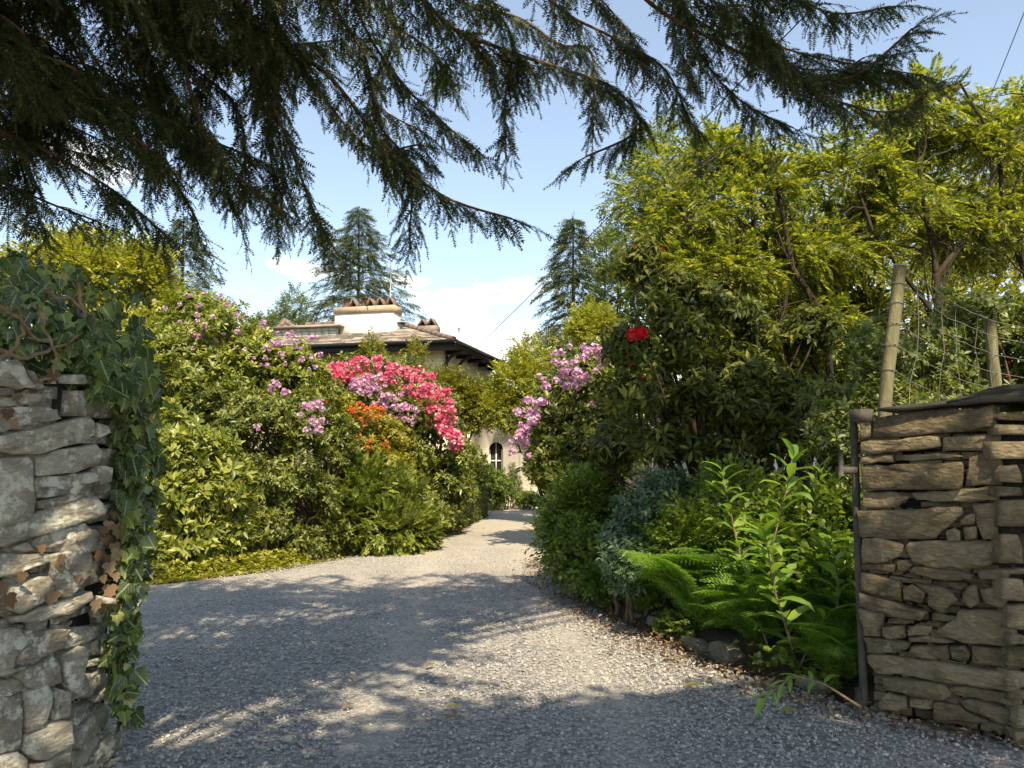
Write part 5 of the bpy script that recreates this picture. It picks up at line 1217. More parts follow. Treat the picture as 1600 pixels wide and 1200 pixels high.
def multi(label, lobes, stems, n, seed, nparts=300, base=None):
    """several stems, each drawn by photo places, carrying one crown"""
    r = random.Random(seed); b = stems[0][0]; bx = at(b[0], b[1], b[2]); t = thing('rowan_tree', label, 'tree', base or (bx.x, bx.y, 0))
    for st in stems:
        pts = [at(*p) for p in st]; p0 = Vector((pts[0].x + r.uniform(-.05, .05), pts[0].y, -.05)); 
        if pts[0].z > .3: pts = [p0, p0.lerp(pts[0], .5) + Vector((r.uniform(-.06, .06), 0, 0))] + pts
        fine = []
        for i in range(len(pts) - 1):
            for s in range(3): fine.append(pts[i].lerp(pts[i + 1], s / 3) + Vector((r.uniform(-1, 1), r.uniform(-1, 1), 0)) * .015)
        fine.append(pts[-1]); m = len(fine)
        g = Geo(); rr = r.uniform(.055, .075); g.add(*tube(fine, [rr * (1 - .75 * i / m) for i in range(m)], 8)); tk = part('trunk', g.mesh('trunk', True), M_bark, t)
        for i in range(m // 3, m, 2):
            for q in range(2):
                l = lobes[r.randrange(len(lobes))]; tgt = Vector(l[:3]); d = (tgt - fine[i]); d = d.normalized() * min(d.length, r.uniform(.5, 1.3)) + Vector((r.gauss(0, .2), r.gauss(0, .2), .25))
                g = Geo(); g.add(*tube(bend(fine[i], fine[i] + d, 6, .06, .04), [.016 * (1 - .75 * s / 5) for s in range(6)], 5)); part('branch', g.mesh('branch'), M_bark, tk)
    P, D = lobe_points([(l[0], l[1] + .5, l[2], l[3], l[4], l[5] * .8) for l in lobes], n, (.4, 1.15), 2.2, .05, front=.3, rough=.36)
    D = D * np.array([1, 1, .35]); scatter(t, 'crown', PR, M_row, P, D, (.55, 1.15), 'grow', .0, .5, nparts, 'compound_leaf')
multi('slender dark-stemmed tree with fern-like leaves, directly right of the crimson flower', lobR1, [[(1250, 640, 9.6), (1180, 540, 9.6), (1150, 470, 9.7), (1090, 380, 9.8), (1050, 300, 9.9)], [(1300, 640, 9.8), (1230, 560, 9.8), (1215, 470, 9.9), (1180, 380, 10), (1170, 280, 10.2)], [(1300, 630, 9.9), (1290, 500, 9.9), (1240, 420, 10), (1215, 300, 10.3), (1210, 230, 10.4)]], 4300, 1, base=(3.4, 9.8, 0))
multi('tall tree with glowing yellow-green fern-like leaves above the fence posts', lobR2, [[(1480, 560, 10.4), (1460, 400, 10.6), (1440, 300, 10.8), (1430, 190, 11)], [(1470, 580, 10.5), (1450, 480, 10.5), (1360, 360, 10.5), (1330, 260, 10.6)], [(1465, 430, 10.5), (1540, 330, 10.7), (1560, 230, 10.9), (1500, 130, 11)], [(1620, 480, 10.8), (1570, 330, 10.9), (1560, 230, 11), (1640, 160, 11.3)]], 5400, 2, base=(5.4, 10.5, 0))
shrub('evergreen_shrub', 'shaded olive-green shrub mass below the slender trees, right of dark rhododendron', [Lp(1130, 520, 11.4, 80, 70), Lp(1230, 570, 11.4, 90, 70), Lp(1300, 520, 11.8, 80, 70), Lp(1180, 640, 11, 100, 60), Lp(1310, 640, 10.8, 80, 70), Lp(1200, 450, 12, 90, 60), Lp(1080, 440, 12, 60, 60)], (3.8, 11.4, 0), SP_mid, M_dark, 3200, (.8, 1.4), mode='grow', nst=24, r0=.05, thr=.02, nscale=1.8, stem_mat=M_bark)
# small-leaved bushes behind the fence
M_grey = lm('grey_green_leaf', (0.08, 0.11, 0.028), (0.14, 0.175, 0.042), (0.25, 0.27, 0.07), trans=0.3)
lobV = [Lp(1400, 560, 7.6, 90, 70), Lp(1510, 530, 8, 90, 80), Lp(1330, 620, 7.4, 70, 70), Lp(1600, 560, 8, 90, 80), Lp(1450, 640, 7, 120, 50), Lp(1320, 720, 7, 60, 90)]
t = shrub('fuchsia_shrub', 'small-leaved grey-green bush with tiny red flowers behind the wire fence', lobV, (4.4, 8.0, 0), SPZ, M_grey, 3400, (.9, 1.6), nst=24, thr=.1, nscale=2.2, rough=.45)
flowers(t, None, 0, [truss(4, .022, .014, 5)], M_crim, (.5, .9), pts=fl_pts(cloud_px(16, 1470, 570, 110, 60, 30), 7.2, .25), upw=0, pname='flower')
# blue-green and mixed shrubs under the dark rhododendron
M_blue = lm('blue_green_leaf', (0.06, 0.105, 0.06), (0.10, 0.16, 0.09), (0.17, 0.235, 0.125), trans=0.3)
shrub('hebe_shrub', 'soft blue-green shrub under the dark rhododendron', [Lp(1010, 800, 7.9, 56, 40), Lp(1040, 770, 8, 44, 34), Lp(980, 840, 7.8, 44, 34), Lp(1000, 880, 7.6, 60, 40)], (1.45, 7.95, 0), SPZ, M_blue, 1500, (.9, 1.5), nst=18)
lobW = [Lp(900, 860, 9, 38, 34), Lp(880, 830, 9.6, 30, 30), Lp(940, 890, 8.6, 50, 36), Lp(920, 800, 9.4, 44, 40), Lp(1090, 850, 7.4, 60, 46), Lp(890, 780, 10.5, 36, 36)]
shrub('mixed_shrub', 'mid-green spreading shrub at the bend of the right drive edge', lobW, (1.25, 8.9, 0), [sprig(8, .065, .036, .2, s, 1) for s in range(3)], M_mid, 2300, (.8, 1.4), mode='grow', nst=18, upw=.2)
lobX = [Lp(1300, 830, 6.8, 60, 60), Lp(1250, 870, 6.7, 60, 50), Lp(1310, 930, 6.2, 50, 60), Lp(1200, 830, 7.2, 70, 50), Lp(1150, 790, 7.6, 60, 40)]
shrub('mixed_shrub', 'light green leafy undergrowth between the ferns and the right wall', lobX, (2.5, 6.6, 0), [sprig(7, .085, .042, .22, s) for s in range(3)], M_ylw if False else M_mid, 1500, (.8, 1.3), mode='grow', nst=18, upw=.3, nparts=0)

# ---- ferns
def frond_mesh(pairs, seed, sub=7, lift=70, end=-25, pl=.26):
    r = random.Random(seed); V, F = [], []
    n = 24; pos = [(0.0, 0.0)]; 
    for i in range(n):
        a = math.radians(lift + (end - lift) * (i / n) ** 1.1); pos.append((pos[-1][0] + math.cos(a) / n, pos[-1][1] + math.sin(a) / n))
    pos = np.array(pos)
    def pt(s):
        k = min(n - 1, int(s * n)); f = s * n - k; return pos[k] * (1 - f) + pos[k + 1] * f, math.atan2(*(pos[k + 1] - pos[k])[::-1])
    for i in range(n):
        w = .006 * (1 - i / n) + .001; b = len(V)
        V += [(-w, pos[i][0], pos[i][1]), (w, pos[i][0], pos[i][1]), (0, pos[i + 1][0], pos[i + 1][1])]; F.append((b, b + 1, b + 2))
    for i in range(pairs):
        s = .16 + .83 * i / (pairs - 1); (y, z), a = pt(min(.999, s)); u = (i / (pairs - 1))
        ln = pl * (math.sin(math.pi * (.14 + .83 * u)) ** .75) * r.uniform(.9, 1.08)
        for sd in (-1, 1):
            fw = .42 + .2 * u
            for j in range(sub):
                q = (j + .6) / sub; x = sd * ln * q; dy = ln * fw * q; dz = -.22 * ln * q * q
                pw = ln * .24 * (1.05 - q); bw = ln * .5 / sub
                for e in (-1, 1):
                    b = len(V)
                    loc = [(x - sd * bw, dy - bw * fw, dz), (x + sd * bw, dy + bw * fw, dz), (x + sd * pw * .35 - e * 0.0, dy + e * pw, dz - .12 * pw)]
                    for (lx, ly, lz) in loc: V.append((lx, y + ly * math.cos(a) - lz * math.sin(a), z + ly * math.sin(a) + lz * math.cos(a)))
                    F.append((b, b + 1, b + 2))
    return mkmesh('frond', np.array(V), np.array(F))
M_fern = leaf_mat('fern_frond', [(0, (0.09, 0.18, 0.026)), (.5, (0.15, 0.27, 0.038)), (1, (0.25, 0.38, 0.06))], trans=0.42, rough=0.5, tboost=(1.2, 1.45, 0.5))
FR = [frond_mesh(28, 1, sub=9, lift=78, end=-20), frond_mesh(26, 2, sub=9, lift=84, end=-35, pl=.27), frond_mesh(30, 3, sub=9, lift=68, end=-5, pl=.22)]
for m in FR: m.materials.append(M_fern)
def fern(label, c, n, L, seed, group='ferns in the right-hand border', toward=None):
    r = random.Random(seed); t = thing('fern', label, 'fern', tuple(c), None)
    for i in range(n):
        a = i * 2.39996 + r.uniform(-.3, .3); s = L * r.uniform(.6, 1.12)
        tilt = r.uniform(-.45, .05); M = Matrix.Translation(Vector(c) + Vector((r.uniform(-.06, .06), r.uniform(-.06, .06), .02))) @ Matrix.Rotation(a, 4, 'Z') @ Matrix.Rotation(-tilt, 4, 'X') @ Matrix.Rotation(r.uniform(-.2, .2), 4, 'Y') @ Matrix.Scale(s, 4)
        part('frond', FR[i % 3], None, t, M)
fern('large fern with arching fronds in the middle of the right border', (1.62, 6.95, .05), 24, 1.06, 1)
fern('fern with long fronds reaching over the stone edging', (1.92, 6.35, .05), 20, 0.89, 2)
fern('fern at the left end of the border by the drive bend', (1.25, 7.75, .03), 22, 0.84, 3)
fern('feathery bright fern pressed against the foot of the right wall', (2.22, 5.5, .03), 24, 0.64, 4)
fern('tall fern half hidden behind the upright laurel shoot', (2.15, 6.9, .05), 22, 1.18, 5)
fern('fern behind the blue-green shrub foot', (1.15, 8.35, .03), 18, 0.67, 6)
fern('fern under the leafy undergrowth close to the gate post', (2.45, 5.95, .05), 20, 0.95, 7)
fern('small fern at the back of the border under dark rhododendron', (1.75, 7.7, .05), 20, 1.01, 8)
# ---- laurel shoots, each leaf a part
M_laur = leaf_mat('laurel_leaf', [(0, (0.10, 0.21, 0.026)), (.5, (0.16, 0.29, 0.036)), (1, (0.29, 0.40, 0.055))], trans=0.4, rough=0.25, tboost=(1.25, 1.35, 0.5), vein=(0.26, 0.34, 0.12), spec=.6)
LL = [mkmesh('leaf', *leaf_shape(1, .3, .18, d, 5)) for d in (.15, .35, .6)]
for m in LL: m.materials.append(M_laur)
def shoot(label, path, nl, L, seed, start=.3, name='laurel_shoot'):
    r = random.Random(seed); pts = [at(*p) for p in path]; fine = []
    for i in range(len(pts) - 1):
        for s in range(4): fine.append(pts[i].lerp(pts[i + 1], s / 4))
    fine.append(pts[-1]); t = thing(name, label, 'plant', tuple(fine[0])); m = len(fine)
    g = Geo(); g.add(*tube(fine, [.009 * (1 - .7 * i / m) for i in range(m)], 6)); part('stem', g.mesh('stem', True), M_vine, t)
    for i in range(nl):
        u = start + (1 - start) * i / (nl - 1); k = min(m - 2, int(u * (m - 1))); p = fine[k].lerp(fine[k + 1], u * (m - 1) - k); ax_ = (fine[k + 1] - fine[k]).normalized()
        a = i * 2.39996 + r.uniform(-.3, .3); out_d = Vector((math.cos(a), math.sin(a), 0)); d = (out_d * 1.0 + ax_ * r.uniform(.3, .9) * (1 + .8 * u) + Vector((0, 0, .05))).normalized()
        x = d.cross(Vector((r.uniform(-.3, .3), r.uniform(-.3, .3), 1))).normalized(); z = x.cross(d); s = L * r.uniform(.75, 1.15) * (1 - .25 * u * u)
        part('leaf', LL[r.randrange(3)], None, t, Matrix(((x.x * s, d.x * s, z.x * s, p.x), (x.y * s, d.y * s, z.y * s, p.y), (x.z * s, d.z * s, z.z * s, p.z), (0, 0, 0, 1))))
shoot('upright laurel shoot with pale glossy leaves, tallest in the right border', [(1245, 1040, 5.9), (1215, 930, 5.85), (1205, 860, 5.8), (1228, 770, 5.8), (1240, 715, 5.8)], 34, .29, 1, .05)
shoot('sunlit laurel shoot with yellow-green leaves beside the tallest one', [(1235, 1000, 5.6), (1212, 930, 5.55), (1200, 860, 5.5), (1195, 835, 5.5)], 24, .27, 2, .1)
shoot('laurel shoot in the back of the border, left of the tallest', [(1180, 960, 6.6), (1150, 840, 6.6), (1135, 770, 6.6), (1128, 735, 6.6)], 18, .27, 3, .2)
shoot('laurel shoot leaning right towards the gate wall', [(1260, 980, 6.0), (1290, 880, 6), (1300, 840, 6)], 16, .26, 4, .1)
shoot('broad-leaved shoot in shade at the right of the ferns', [(1240, 1060, 5.7), (1270, 1000, 5.6), (1290, 960, 5.6)], 14, .22, 6, .05)
shoot('leafy laurel shoot between the ferns and the tallest shoot', [(1200, 1010, 6.2), (1170, 920, 6.1), (1160, 860, 6.1)], 18, .24, 7, .1)
shoot('laurel shoot with broad leaves close against the gate wall', [(1300, 1020, 5.7), (1310, 930, 5.65), (1305, 870, 5.6)], 18, .24, 8, .1)
shoot('laurel shoot at the back right under the grey-green bush', [(1280, 900, 6.8), (1270, 800, 6.8), (1285, 740, 6.8)], 18, .24, 9, .2)
shoot('low arching sprig with drooping leaves lying over the gravel', [(1345, 1105, 4.75), (1290, 1070, 4.8), (1240, 1055, 4.75), (1195, 1090, 4.7)], 16, .14, 5, .35, name='trailing_sprig')
# ---- edging stones and litter
M_edge = stone_mat('edging_stone', (0.10, 0.09, 0.07), (0.20, 0.18, 0.14), (0.32, 0.29, 0.23), (0.3, 0.29, 0.2), .1, moss_amt=.7)
wh = ['nearest the wall', '', 'second from the wall', 'third from the wall', '', 'third from the far end', 'second from the far end', '', 'farthest from the wall']
r = random.Random(21)
for k, w in enumerate(wh):
    if k in (1, 4, 7): continue
    y = 5.55 + .37 * k + r.uniform(-.05, .05); x = edge_x(EDGE_R, y) + .10; tx_ = edge_x(EDGE_R, y + .3) - edge_x(EDGE_R, y - .3)
    me, cc = stone_mesh([(-.15 * r.uniform(.8, 1.2), -.08), (.15, -.08), (.16 * r.uniform(.8, 1.1), .07), (.03, .11 * r.uniform(.8, 1.3)), (-.12, .09)], .12, .03, r)
    me.materials.append(M_edge); o = bpy.data.objects.new('edging_stone', me); reg(o, None, Matrix.Translation((x + r.uniform(-.03, .08), y, .06)) @ Matrix.Rotation(math.atan2(-.6, -tx_) + r.uniform(-.2, .2), 4, 'Z') @ Matrix.Rotation(-.2 + r.uniform(-.25, .25), 4, 'X') @ Matrix.Diagonal((r.uniform(.6, 1.35), r.uniform(.7, 1.2), r.uniform(.5, 1.15), 1))); tag(o, 'mossy edging stone of the right border, ' + w, 'stone', 'edging stones of the right border')
# raised soil of the border
g = Geo(); V, F = [], []
yy = np.linspace(5.0, 22, 60); 
for y in yy:
    x0 = edge_x(EDGE_R, y)
    for j in range(14):
        x = x0 + .02 + (j / 13) ** 1.6 * 7; h = min(.12, .12 * max(0, j - .5) / 1.5) + .03 * mnoise.noise(Vector((x * 2, y * 2, 1))) * min(1, j) + .006
        V.append((x + .05 * mnoise.noise(Vector((x, y * 3, 2))), y, h))
i = (np.arange(59)[:, None] * 14 + np.arange(13)[None]).ravel()
F = np.concatenate([np.stack([i, i + 1, i + 15], 1), np.stack([i, i + 15, i + 14], 1)])
struct('border_soil', mkmesh('border_soil', np.array(V), F, smooth=True), M_soil)
lit = Geo(); n = 2600
ye = rng.uniform(4.3, 12, n); xe = np.array([edge_x(EDGE_R, y) for y in ye]) + rng.normal(-.14, .2, n)
P = np.c_[xe, ye, .052 + .02 * rng.random(n)]; D = np.c_[rng.normal(0, .35, (n, 2)), np.ones(n)]; R = frames_axis(D); lf = leaf_shape(.06, .028, .2, .2, 2)
inst(lit, lf, P, R, rng.uniform(.4, 1.1, n))
n = 900; ye = rng.uniform(9.6, 17, n); xe = np.array([edge_x(EDGE_L, y) for y in ye]) + rng.normal(.05, .14, n)
P = np.c_[xe, ye, .045 + .015 * rng.random(n)]; D = np.c_[rng.normal(0, .35, (n, 2)), np.ones(n)]; inst(lit, lf, P, frames_axis(D), rng.uniform(.4, 1.0, n))
o = single('leaf_litter', lit.mesh('leaf_litter'), M_dead, 'dry brown leaf litter along both drive edges', 'leaf litter'); o['kind'] = 'stuff'
fl = mkmesh('fallen_leaf', *leaf_shape(.13, .06, .2, .12, 4)); M_fall = leaf_mat('fallen_leaf', [(0, (.30, .28, .05)), (1, (.42, .33, .07))], trans=.2, vein=(.4, .4, .2)); fl.materials.append(M_fall)
fd = mkmesh('fallen_leaf', *leaf_shape(.09, .05, .2, .2, 4)); fd.materials.append(M_dead)
for (px, py, me, lab) in [(1097, 1087, fl, 'yellow-green fallen leaf on the gravel below the ferns'), (1235, 1124, fl, 'yellow fallen leaf on bare earth near the right wall foot'), (693, 1120, fl, 'pale green fallen leaf in the middle of the near gravel'), (553, 1117, fd, 'reddish-brown fallen leaf left of centre on the near gravel'), (680, 1052, fd, 'tan fallen leaf on the gravel above the pale green one'), (1035, 1046, fd, 'brown fallen leaf on the gravel in front of the edging stones'), (960, 1035, fd, 'curled brown fallen leaf near the right gravel edge'), (715, 1138, fd, 'dark brown fallen leaf beside the pale green one')]:
    c = gnd(px, py); o = bpy.data.objects.new('fallen_leaf', me); reg(o, None, Matrix.Translation((c.x, c.y, .068)) @ Matrix.Rotation(r.uniform(0, 6), 4, 'Z') @ Matrix.Rotation(.12, 4, 'X')); tag(o, lab, 'leaf', 'fallen leaves on the gravel')

# ================================================================== FENCE AND WIRES
M_postw = rough_mat('weathered_post', [(0.3, (0.10, 0.085, 0.05)), (0.55, (0.21, 0.19, 0.10)), (0.75, (0.30, 0.27, 0.17))], scale=7, bump=0.6, bscale=30, stretch=(3, 3, .4))
M_wire = rough_mat('galvanised_wire', [(0.3, (0.14, 0.135, 0.12)), (0.7, (0.26, 0.25, 0.22))], scale=10, bump=.1, rough=.5)
def post(label, a, b, rad):
    a, b = Vector(a), Vector(b); g = Geo(); c0 = Vector((a.x - (b.x - a.x) * .25, a.y + .08, 0)); pts = bend(c0, a, 5, 0, .004)[:-1] + bend(a, b, 5, 0, .005); g.add(*tube(pts, [rad * (1.05 - .1 * i / 8) for i in range(9)], 10)); return single('fence_post', g.mesh('fence_post', True), M_postw, label, 'post', 'wooden fence posts')
p1b, p1t = at(1383, 632, 5.35), at(1406, 414, 5.4); p2b, p2t = at(1556, 612, 6.7), at(1546, 500, 6.7)
post('leaning round wooden fence post rising just behind the right wall', p1b, p1t, .044); post('shorter wooden fence post farther back at the right edge', p2b, p2t, .05)
wf = thing('wire_fence', 'slack sheep-netting wire fence strung between the two wooden posts', 'fence', (p1b.x, p1b.y, 0))
M_w = []
f1 = [.02, .24, .42, .57, .72, .86, .99]; f2 = [-.75, -.35, 0.02, .25, .5, .75, .97]
rows = []
for a, b in zip(f1, f2):
    A1, B1 = p1b.lerp(p1t, a), p2b.lerp(p2t, b); A1 = A1 + Vector((0, -.047, 0)); B1 = B1 + Vector((0, -.05, 0)); pts = bend(A1, B1, 14, -.05, .012, random.Random(int(a * 100)))
    ext = [B1 + Vector((.35 * k, .15 * k, -.03 * k)) for k in range(1, 5)]
    pts = [A1 + Vector((-.01, .045, 0))] + pts + ext; rows.append(pts[1:])
    g = Geo(); g.add(*tube(pts, .0026, 5)); part('wire', g.mesh('wire'), M_wire, wf)
for k in (2, 5, 7, 10, 12, 15, 16):
    pts = []
    for rw in rows: pts.append(rw[min(k, len(rw) - 1)] + Vector((random.uniform(-.02, .02), 0, 0)))
    g = Geo(); g.add(*tube(pts, .0022, 5)); part('stay_wire', g.mesh('stay_wire'), M_wire, wf)
for a in f1[1:]:
    c = p1b.lerp(p1t, a); g = Geo(); th = np.linspace(0, 2 * math.pi, 13); g.add(*tube([c + Vector((math.cos(t) * .049, math.sin(t) * .049, .006 * math.sin(2 * t))) for t in th], .0026, 5)); part('wire_loop', g.mesh('wire_loop'), M_wire, wf)
M_cable = flat('black_cable', (.03, .03, .03))
g = Geo(); A1, B1 = at(742, 546, 31.5), at(1010, 270, 16.0); C1 = B1 + (B1 - A1) * .8; g.add(*tube(bend(A1, C1, 20, -.12, 0), .011, 5)); single('overhead_cable', g.mesh('overhead_cable'), M_cable, 'thin overhead cable rising right from the house eaves', 'cable')
g = Geo(); A1, B1 = at(1548, 150, 12), at(1612, -10, 10); g.add(*tube([A1 - (B1 - A1) * .6, A1, B1, B1 + (B1 - A1) * 2.5], .006, 5)); single('overhead_cable', g.mesh('overhead_cable'), M_cable, 'thin overhead cable crossing the top right corner of the sky', 'cable')

# ================================================================== OVERHANGING CONIFER
M_needle = leaf_mat('hemlock_needles', [(0, (0.022, 0.036, 0.013)), (.5, (0.042, 0.062, 0.020)), (.85, (0.08, 0.10, 0.028)), (1, (0.13, 0.14, 0.04))], trans=0.22, rough=0.5, spec=.3)
hem = thing('overhanging_conifer', 'dark overhanging conifer whose drooping branches fill the top of the view', 'tree', (-1.6, -2.6, 0))
TX, TY = -1.6, -2.6
pts = [Vector((TX + .1 * math.sin(z), TY, z)) for z in np.linspace(-.2, 15, 16)]
g = Geo(); g.add(*tube(pts, [.42 * (1 - .9 * i / 15) + .02 for i in range(16)], 12)); part('trunk', g.mesh('trunk', True), M_barkred, hem)
TWG = [twiglet(9, .145, .031, .0066, s, .15, 38, 78) for s in range(4)]
TWC = [twiglet(3, .36, .13, .055, s, .3) for s in range(3)]
def smooth_path(pts, k=6):
    out_ = []
    P_ = [Vector(p) for p in pts]
    for i in range(len(P_) - 1):
        a, b, c, d = P_[max(0, i - 1)], P_[i], P_[i + 1], P_[min(len(P_) - 1, i + 2)]
        for s in range(k):
            t = s / k
            out_.append(.5 * ((2 * b) + (c - a) * t + (2 * a - 5 * b + 4 * c - d) * t * t + (3 * b - a - 3 * c + d) * t ** 3))
    out_.append(P_[-1]); return out_
def limb(path, r0, seed, side_len=.6, hang=.75, step=.062, start=.25, coarse=False, taper=.55, twstep=.032):
    """limb with drooping side shoots that carry needle twigs"""
    r = random.Random(seed); P_ = smooth_path(path); n = len(P_)
    seg = [0.0]
    for i in range(n - 1): seg.append(seg[-1] + (P_[i + 1] - P_[i]).length)
    tot = seg[-1]; gb = Geo(); gb.add(*tube(P_, [r0 * (1 - .85 * s / tot) + .003 for s in seg], 7))
    PP, DD, SS = [], [], []
    s = tot * start; k = 0
    def spray(p, d, L, hg, depth):
        # flat spray: an axis that sags, twigs left and right in its plane, shorter towards the tip
        m = 2 if coarse else 3; q = [p.copy()]
        for j in range(m):
            d = (d + Vector((r.gauss(0, .07), r.gauss(0, .07), -hg / m))).normalized(); q.append(q[-1] + d * (L / m))
        gb.add(*tube(q, [.0048 * (1 - .8 * j / m) for j in range(m + 1)], 3))
        tw, a_ = L * .06, 0; st = .15 if coarse else twstep
        roll = r.uniform(-.7, .7)
        while tw < L:
            j = min(m - 1, int(tw / L * m)); ff = tw / L * m - j; pp = q[j].lerp(q[j + 1], ff); ad = (q[j + 1] - q[j]).normalized()
            sid = ad.cross(Vector((roll, r.gauss(0, .25), 1))); sid = sid.normalized() if sid.length > .05 else Vector((1, 0, 0))
            e_ = 1 if a_ % 2 else -1; v = tw / L
            if depth and L > .3 and v < .75 and r.random() < .16:
                spray(pp, (ad * .8 + sid * e_ * r.uniform(.5, .9) + Vector((0, 0, -.2))).normalized(), L * r.uniform(.35, .6), hg, 0)
            else:
                PP.append(tuple(pp)); DD.append(tuple(ad * r.uniform(.6, 1.0) + sid * e_ * r.uniform(.5, .95) + Vector((0, 0, -r.uniform(.0, .5))))); SS.append((1.15 - .55 * v) * r.uniform(.75, 1.2))
            a_ += 1; tw += st * r.uniform(.7, 1.3)
        PP.append(tuple(q[-1])); DD.append(tuple(d)); SS.append(.9)
    off = r.uniform(0, 50)
    while s < tot:
        while k < n - 2 and seg[k + 1] < s: k += 1
        f = (s - seg[k]) / max(1e-6, seg[k + 1] - seg[k]); p = P_[k].lerp(P_[k + 1], f); ax_ = (P_[k + 1] - P_[k]).normalized()
        u = s / tot; sd = Vector((ax_.y, -ax_.x, 0)); sd = sd.normalized() if sd.length > .05 else Vector((1, 0, 0))
        dn = mnoise.noise(Vector((s * 1.6, off, 0)))
        for e in (-1, 1):
            if r.random() < .18 - .5 * dn: continue
            L = side_len * r.uniform(.3, 1.15) * (1 - taper * max(0, u - .4) / .6) * (1 + .5 * dn)
            d = (ax_ * r.uniform(.35, 1.1) + sd * e * r.uniform(.2, 1.0) + Vector((0, 0, r.uniform(-.7, .12)))).normalized()
            spray(p, d, max(.08, L), hang * r.uniform(.25, 1.35), 1)
        s += step * r.uniform(.5, 1.5) * (1.6 if coarse else 1)
    spray(P_[-1], (P_[-1] - P_[-2]).normalized(), side_len * .6, hang * .4, 1)
    br = part('branch', gb.mesh('branch'), M_barkred, hem)
    g = Geo(); PP, DD = np.array(PP), np.array(DD); M_ = TWC if coarse else TWG; w = rng.integers(0, len(M_), len(PP)); R = frames_grow(DD, jit=.7)
    tp = np.array(SS)
    for k in range(len(M_)):
        if (w == k).any(): inst(g, M_[k], PP[w == k], R[w == k], tp[w == k])
    part('needle_sprays', g.mesh('needle_sprays'), M_needle, br, kind='stuff')
    return len(PP)
T0 = lambda z: (TX, TY, z)
vis_limbs = [
 # (photo places with distance, radius, side shoot length, hang)
 ([(200, -260, 3.6), (265, -20, 4.9), (290, 110, 5.3), (325, 220, 5.5), (400, 300, 5.7), (450, 335, 5.8)], .045, .62, .8),
 ([(330, -200, 4.0), (440, 50, 5.3), (520, 125, 5.6), (600, 225, 5.8), (690, 305, 6.0), (800, 342, 6.2)], .04, .55, .9),
 ([(300, -160, 4.2), (400, 110, 5.5), (450, 220, 5.7), (490, 330, 5.9), (530, 400, 6.0)], .035, .6, .9),
 ([(500, -200, 4.2), (560, 20, 5.5), (620, 120, 5.8), (690, 190, 6.0), (750, 238, 6.1)], .03, .5, .9),
 ([(560, -200, 4.3), (680, 20, 5.6), (780, 75, 5.9), (880, 108, 6.1), (960, 140, 6.2), (1000, 200, 6.3), (915, 245, 6.3)], .04, .55, 1.0),
 ([(760, -180, 4.4), (860, 0, 5.6), (960, 60, 5.9), (1040, 110, 6.1), (1080, 200, 6.2)], .03, .6, 1.0),
 ([(900, -180, 4.4), (1000, -10, 5.6), (1110, 60, 5.9), (1230, 110, 6.1), (1330, 120, 6.2), (1425, 45, 6.3)], .035, .55, .95),
 ([(1040, -180, 4.4), (1140, 0, 5.6), (1220, 90, 5.8), (1290, 150, 6.0), (1390, 175, 6.1), (1450, 140, 6.2)], .03, .55, .95),
 ([(1100, -160, 4.6), (1200, -30, 5.6), (1300, 20, 5.9), (1390, 10, 6.1)], .025, .5, .9),
 ([(-220, -120, 3.4), (-20, 60, 4.3), (60, 130, 4.7), (135, 165, 5.0), (230, 230, 5.3)], .035, .6, .8),
 ([(-260, 0, 3.8), (-40, 180, 4.9), (80, 240, 5.2), (180, 300, 5.5), (260, 370, 5.8)], .03, .62, .8),
 ([(-260, 120, 4.2), (-60, 250, 5.2), (60, 310, 5.5), (150, 345, 5.7)], .028, .6, .8),
 ([(-100, -220, 3.6), (60, -20, 4.8), (130, 100, 5.2), (190, 190, 5.5), (270, 280, 5.7), (310, 350, 5.9)], .035, .65, .9),
 ([(60, -240, 3.6), (150, -30, 4.8), (200, 80, 5.3), (250, 170, 5.6), (330, 250, 5.8), (370, 340, 6.0)], .03, .6, .9),
 ([(420, -200, 4.2), (500, -20, 5.4), (570, 90, 5.8), (590, 190, 6.0), (640, 260, 6.1), (640, 370, 6.2)], .028, .5, .95),
 ([(640, -200, 4.3), (740, -30, 5.6), (800, 60, 5.9), (790, 150, 6.1), (790, 225, 6.2)], .022, .4, 1.0),
 ([(-160, -160, 3.8), (-10, 0, 5.0), (40, 120, 5.4), (30, 240, 5.6), (60, 340, 5.8)], .028, .65, .85),
 ([(120, -200, 4.0), (220, 0, 5.4), (330, 60, 5.7), (430, 70, 5.9), (560, 60, 6.1)], .026, .55, .9),
 ([(1000, -150, 4.6), (1060, -20, 5.7), (1090, 80, 6.0), (1160, 160, 6.2), (1240, 200, 6.3)], .024, .5, 1.0),
]
NT = 0
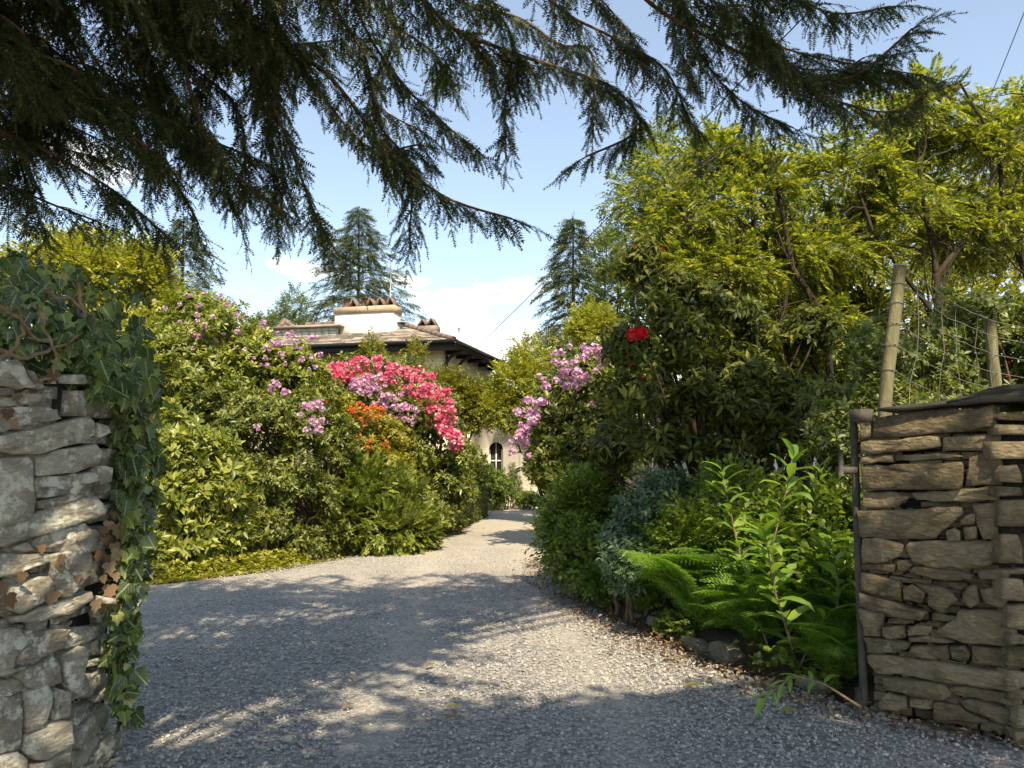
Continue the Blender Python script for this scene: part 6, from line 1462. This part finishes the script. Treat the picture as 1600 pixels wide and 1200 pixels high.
for k, (path, r0, sl_, hg) in enumerate(vis_limbs):
    w = [at(*p) for p in path]; w[0] = Vector(T0(max(3.2, min(7.5, w[0].z + .6)))).lerp(w[0], .15)
    w.insert(1, at(*path[0]))
    NT += limb(w, r0, 50 + k, sl_ * .9, hg * .95, start=.6 if k in (9, 10, 11) else (.8 if k in (5, 6, 7, 8, 18) else .70))
    for e in range({0: 2, 1: 1, 2: 2, 3: 1, 4: 1, 5: 1, 6: 1, 7: 2, 9: 3, 10: 2, 11: 1, 12: 3, 13: 2, 14: 1, 16: 3, 17: 2, 18: 1}.get(k, 0)):
        rj = random.Random(900 + k * 3 + e)
        w2 = [Vector(T0(w[0].z + rj.uniform(.2, .8)))] + [at(p[0] + rj.uniform(-80, 60), p[1] - rj.uniform(-10, 80), p[2] + rj.uniform(.0, .7)) for p in path[:-1]]
        NT += limb(w2, r0 * .8, 150 + k * 2 + e, sl_ * .85, hg * .9, start=.80 if k in (5, 6, 7, 8, 18) else .70, twstep=.036)
# limbs over and behind the camera, out of the frame, that shade the gateway
r = random.Random(77)
def over_gap(p):
    if (p.x - 2.4) ** 2 + (p.y - .1) ** 2 < .4 or (p.x + .9) ** 2 + (p.y + .5) ** 2 < 1.2: return p.z < 9
    return ((p.x - 2.85) / 1.25) ** 2 + ((p.y - 1.9) / 1.35) ** 2 < 1 and p.z < 9
k = 0
while k < 48:
    tx, ty = r.uniform(-3.4, 7.8), r.uniform(-3.5, 5.4); z = r.uniform(5.6, 7.6) + max(0, ty - 3.5) * .35
    e = Vector((tx, ty, z)); b = Vector(T0(z + r.uniform(.2, 1.6))); m = b.lerp(e, .5) + Vector((r.uniform(-.5, .5), r.uniform(-.5, .5), .35))
    if (e - b).length < 2.0 or any(over_gap(q) for q in (e, m.lerp(e, .5), m)): continue
    if k < 9:      # over the right-hand shrubs, just above the frame
        e = Vector((r.uniform(2.2, 6.5), r.uniform(5.3, 6.6), r.uniform(6.7, 7.6))); b = Vector(T0(8.4)); m = b.lerp(e, .5) + Vector((0, 0, .4))
    NT += limb([b, m, e], .05, 300 + k, 1.0, .6, .11, .62 if k < 9 else .34, coarse=True, twstep=.05); k += 1
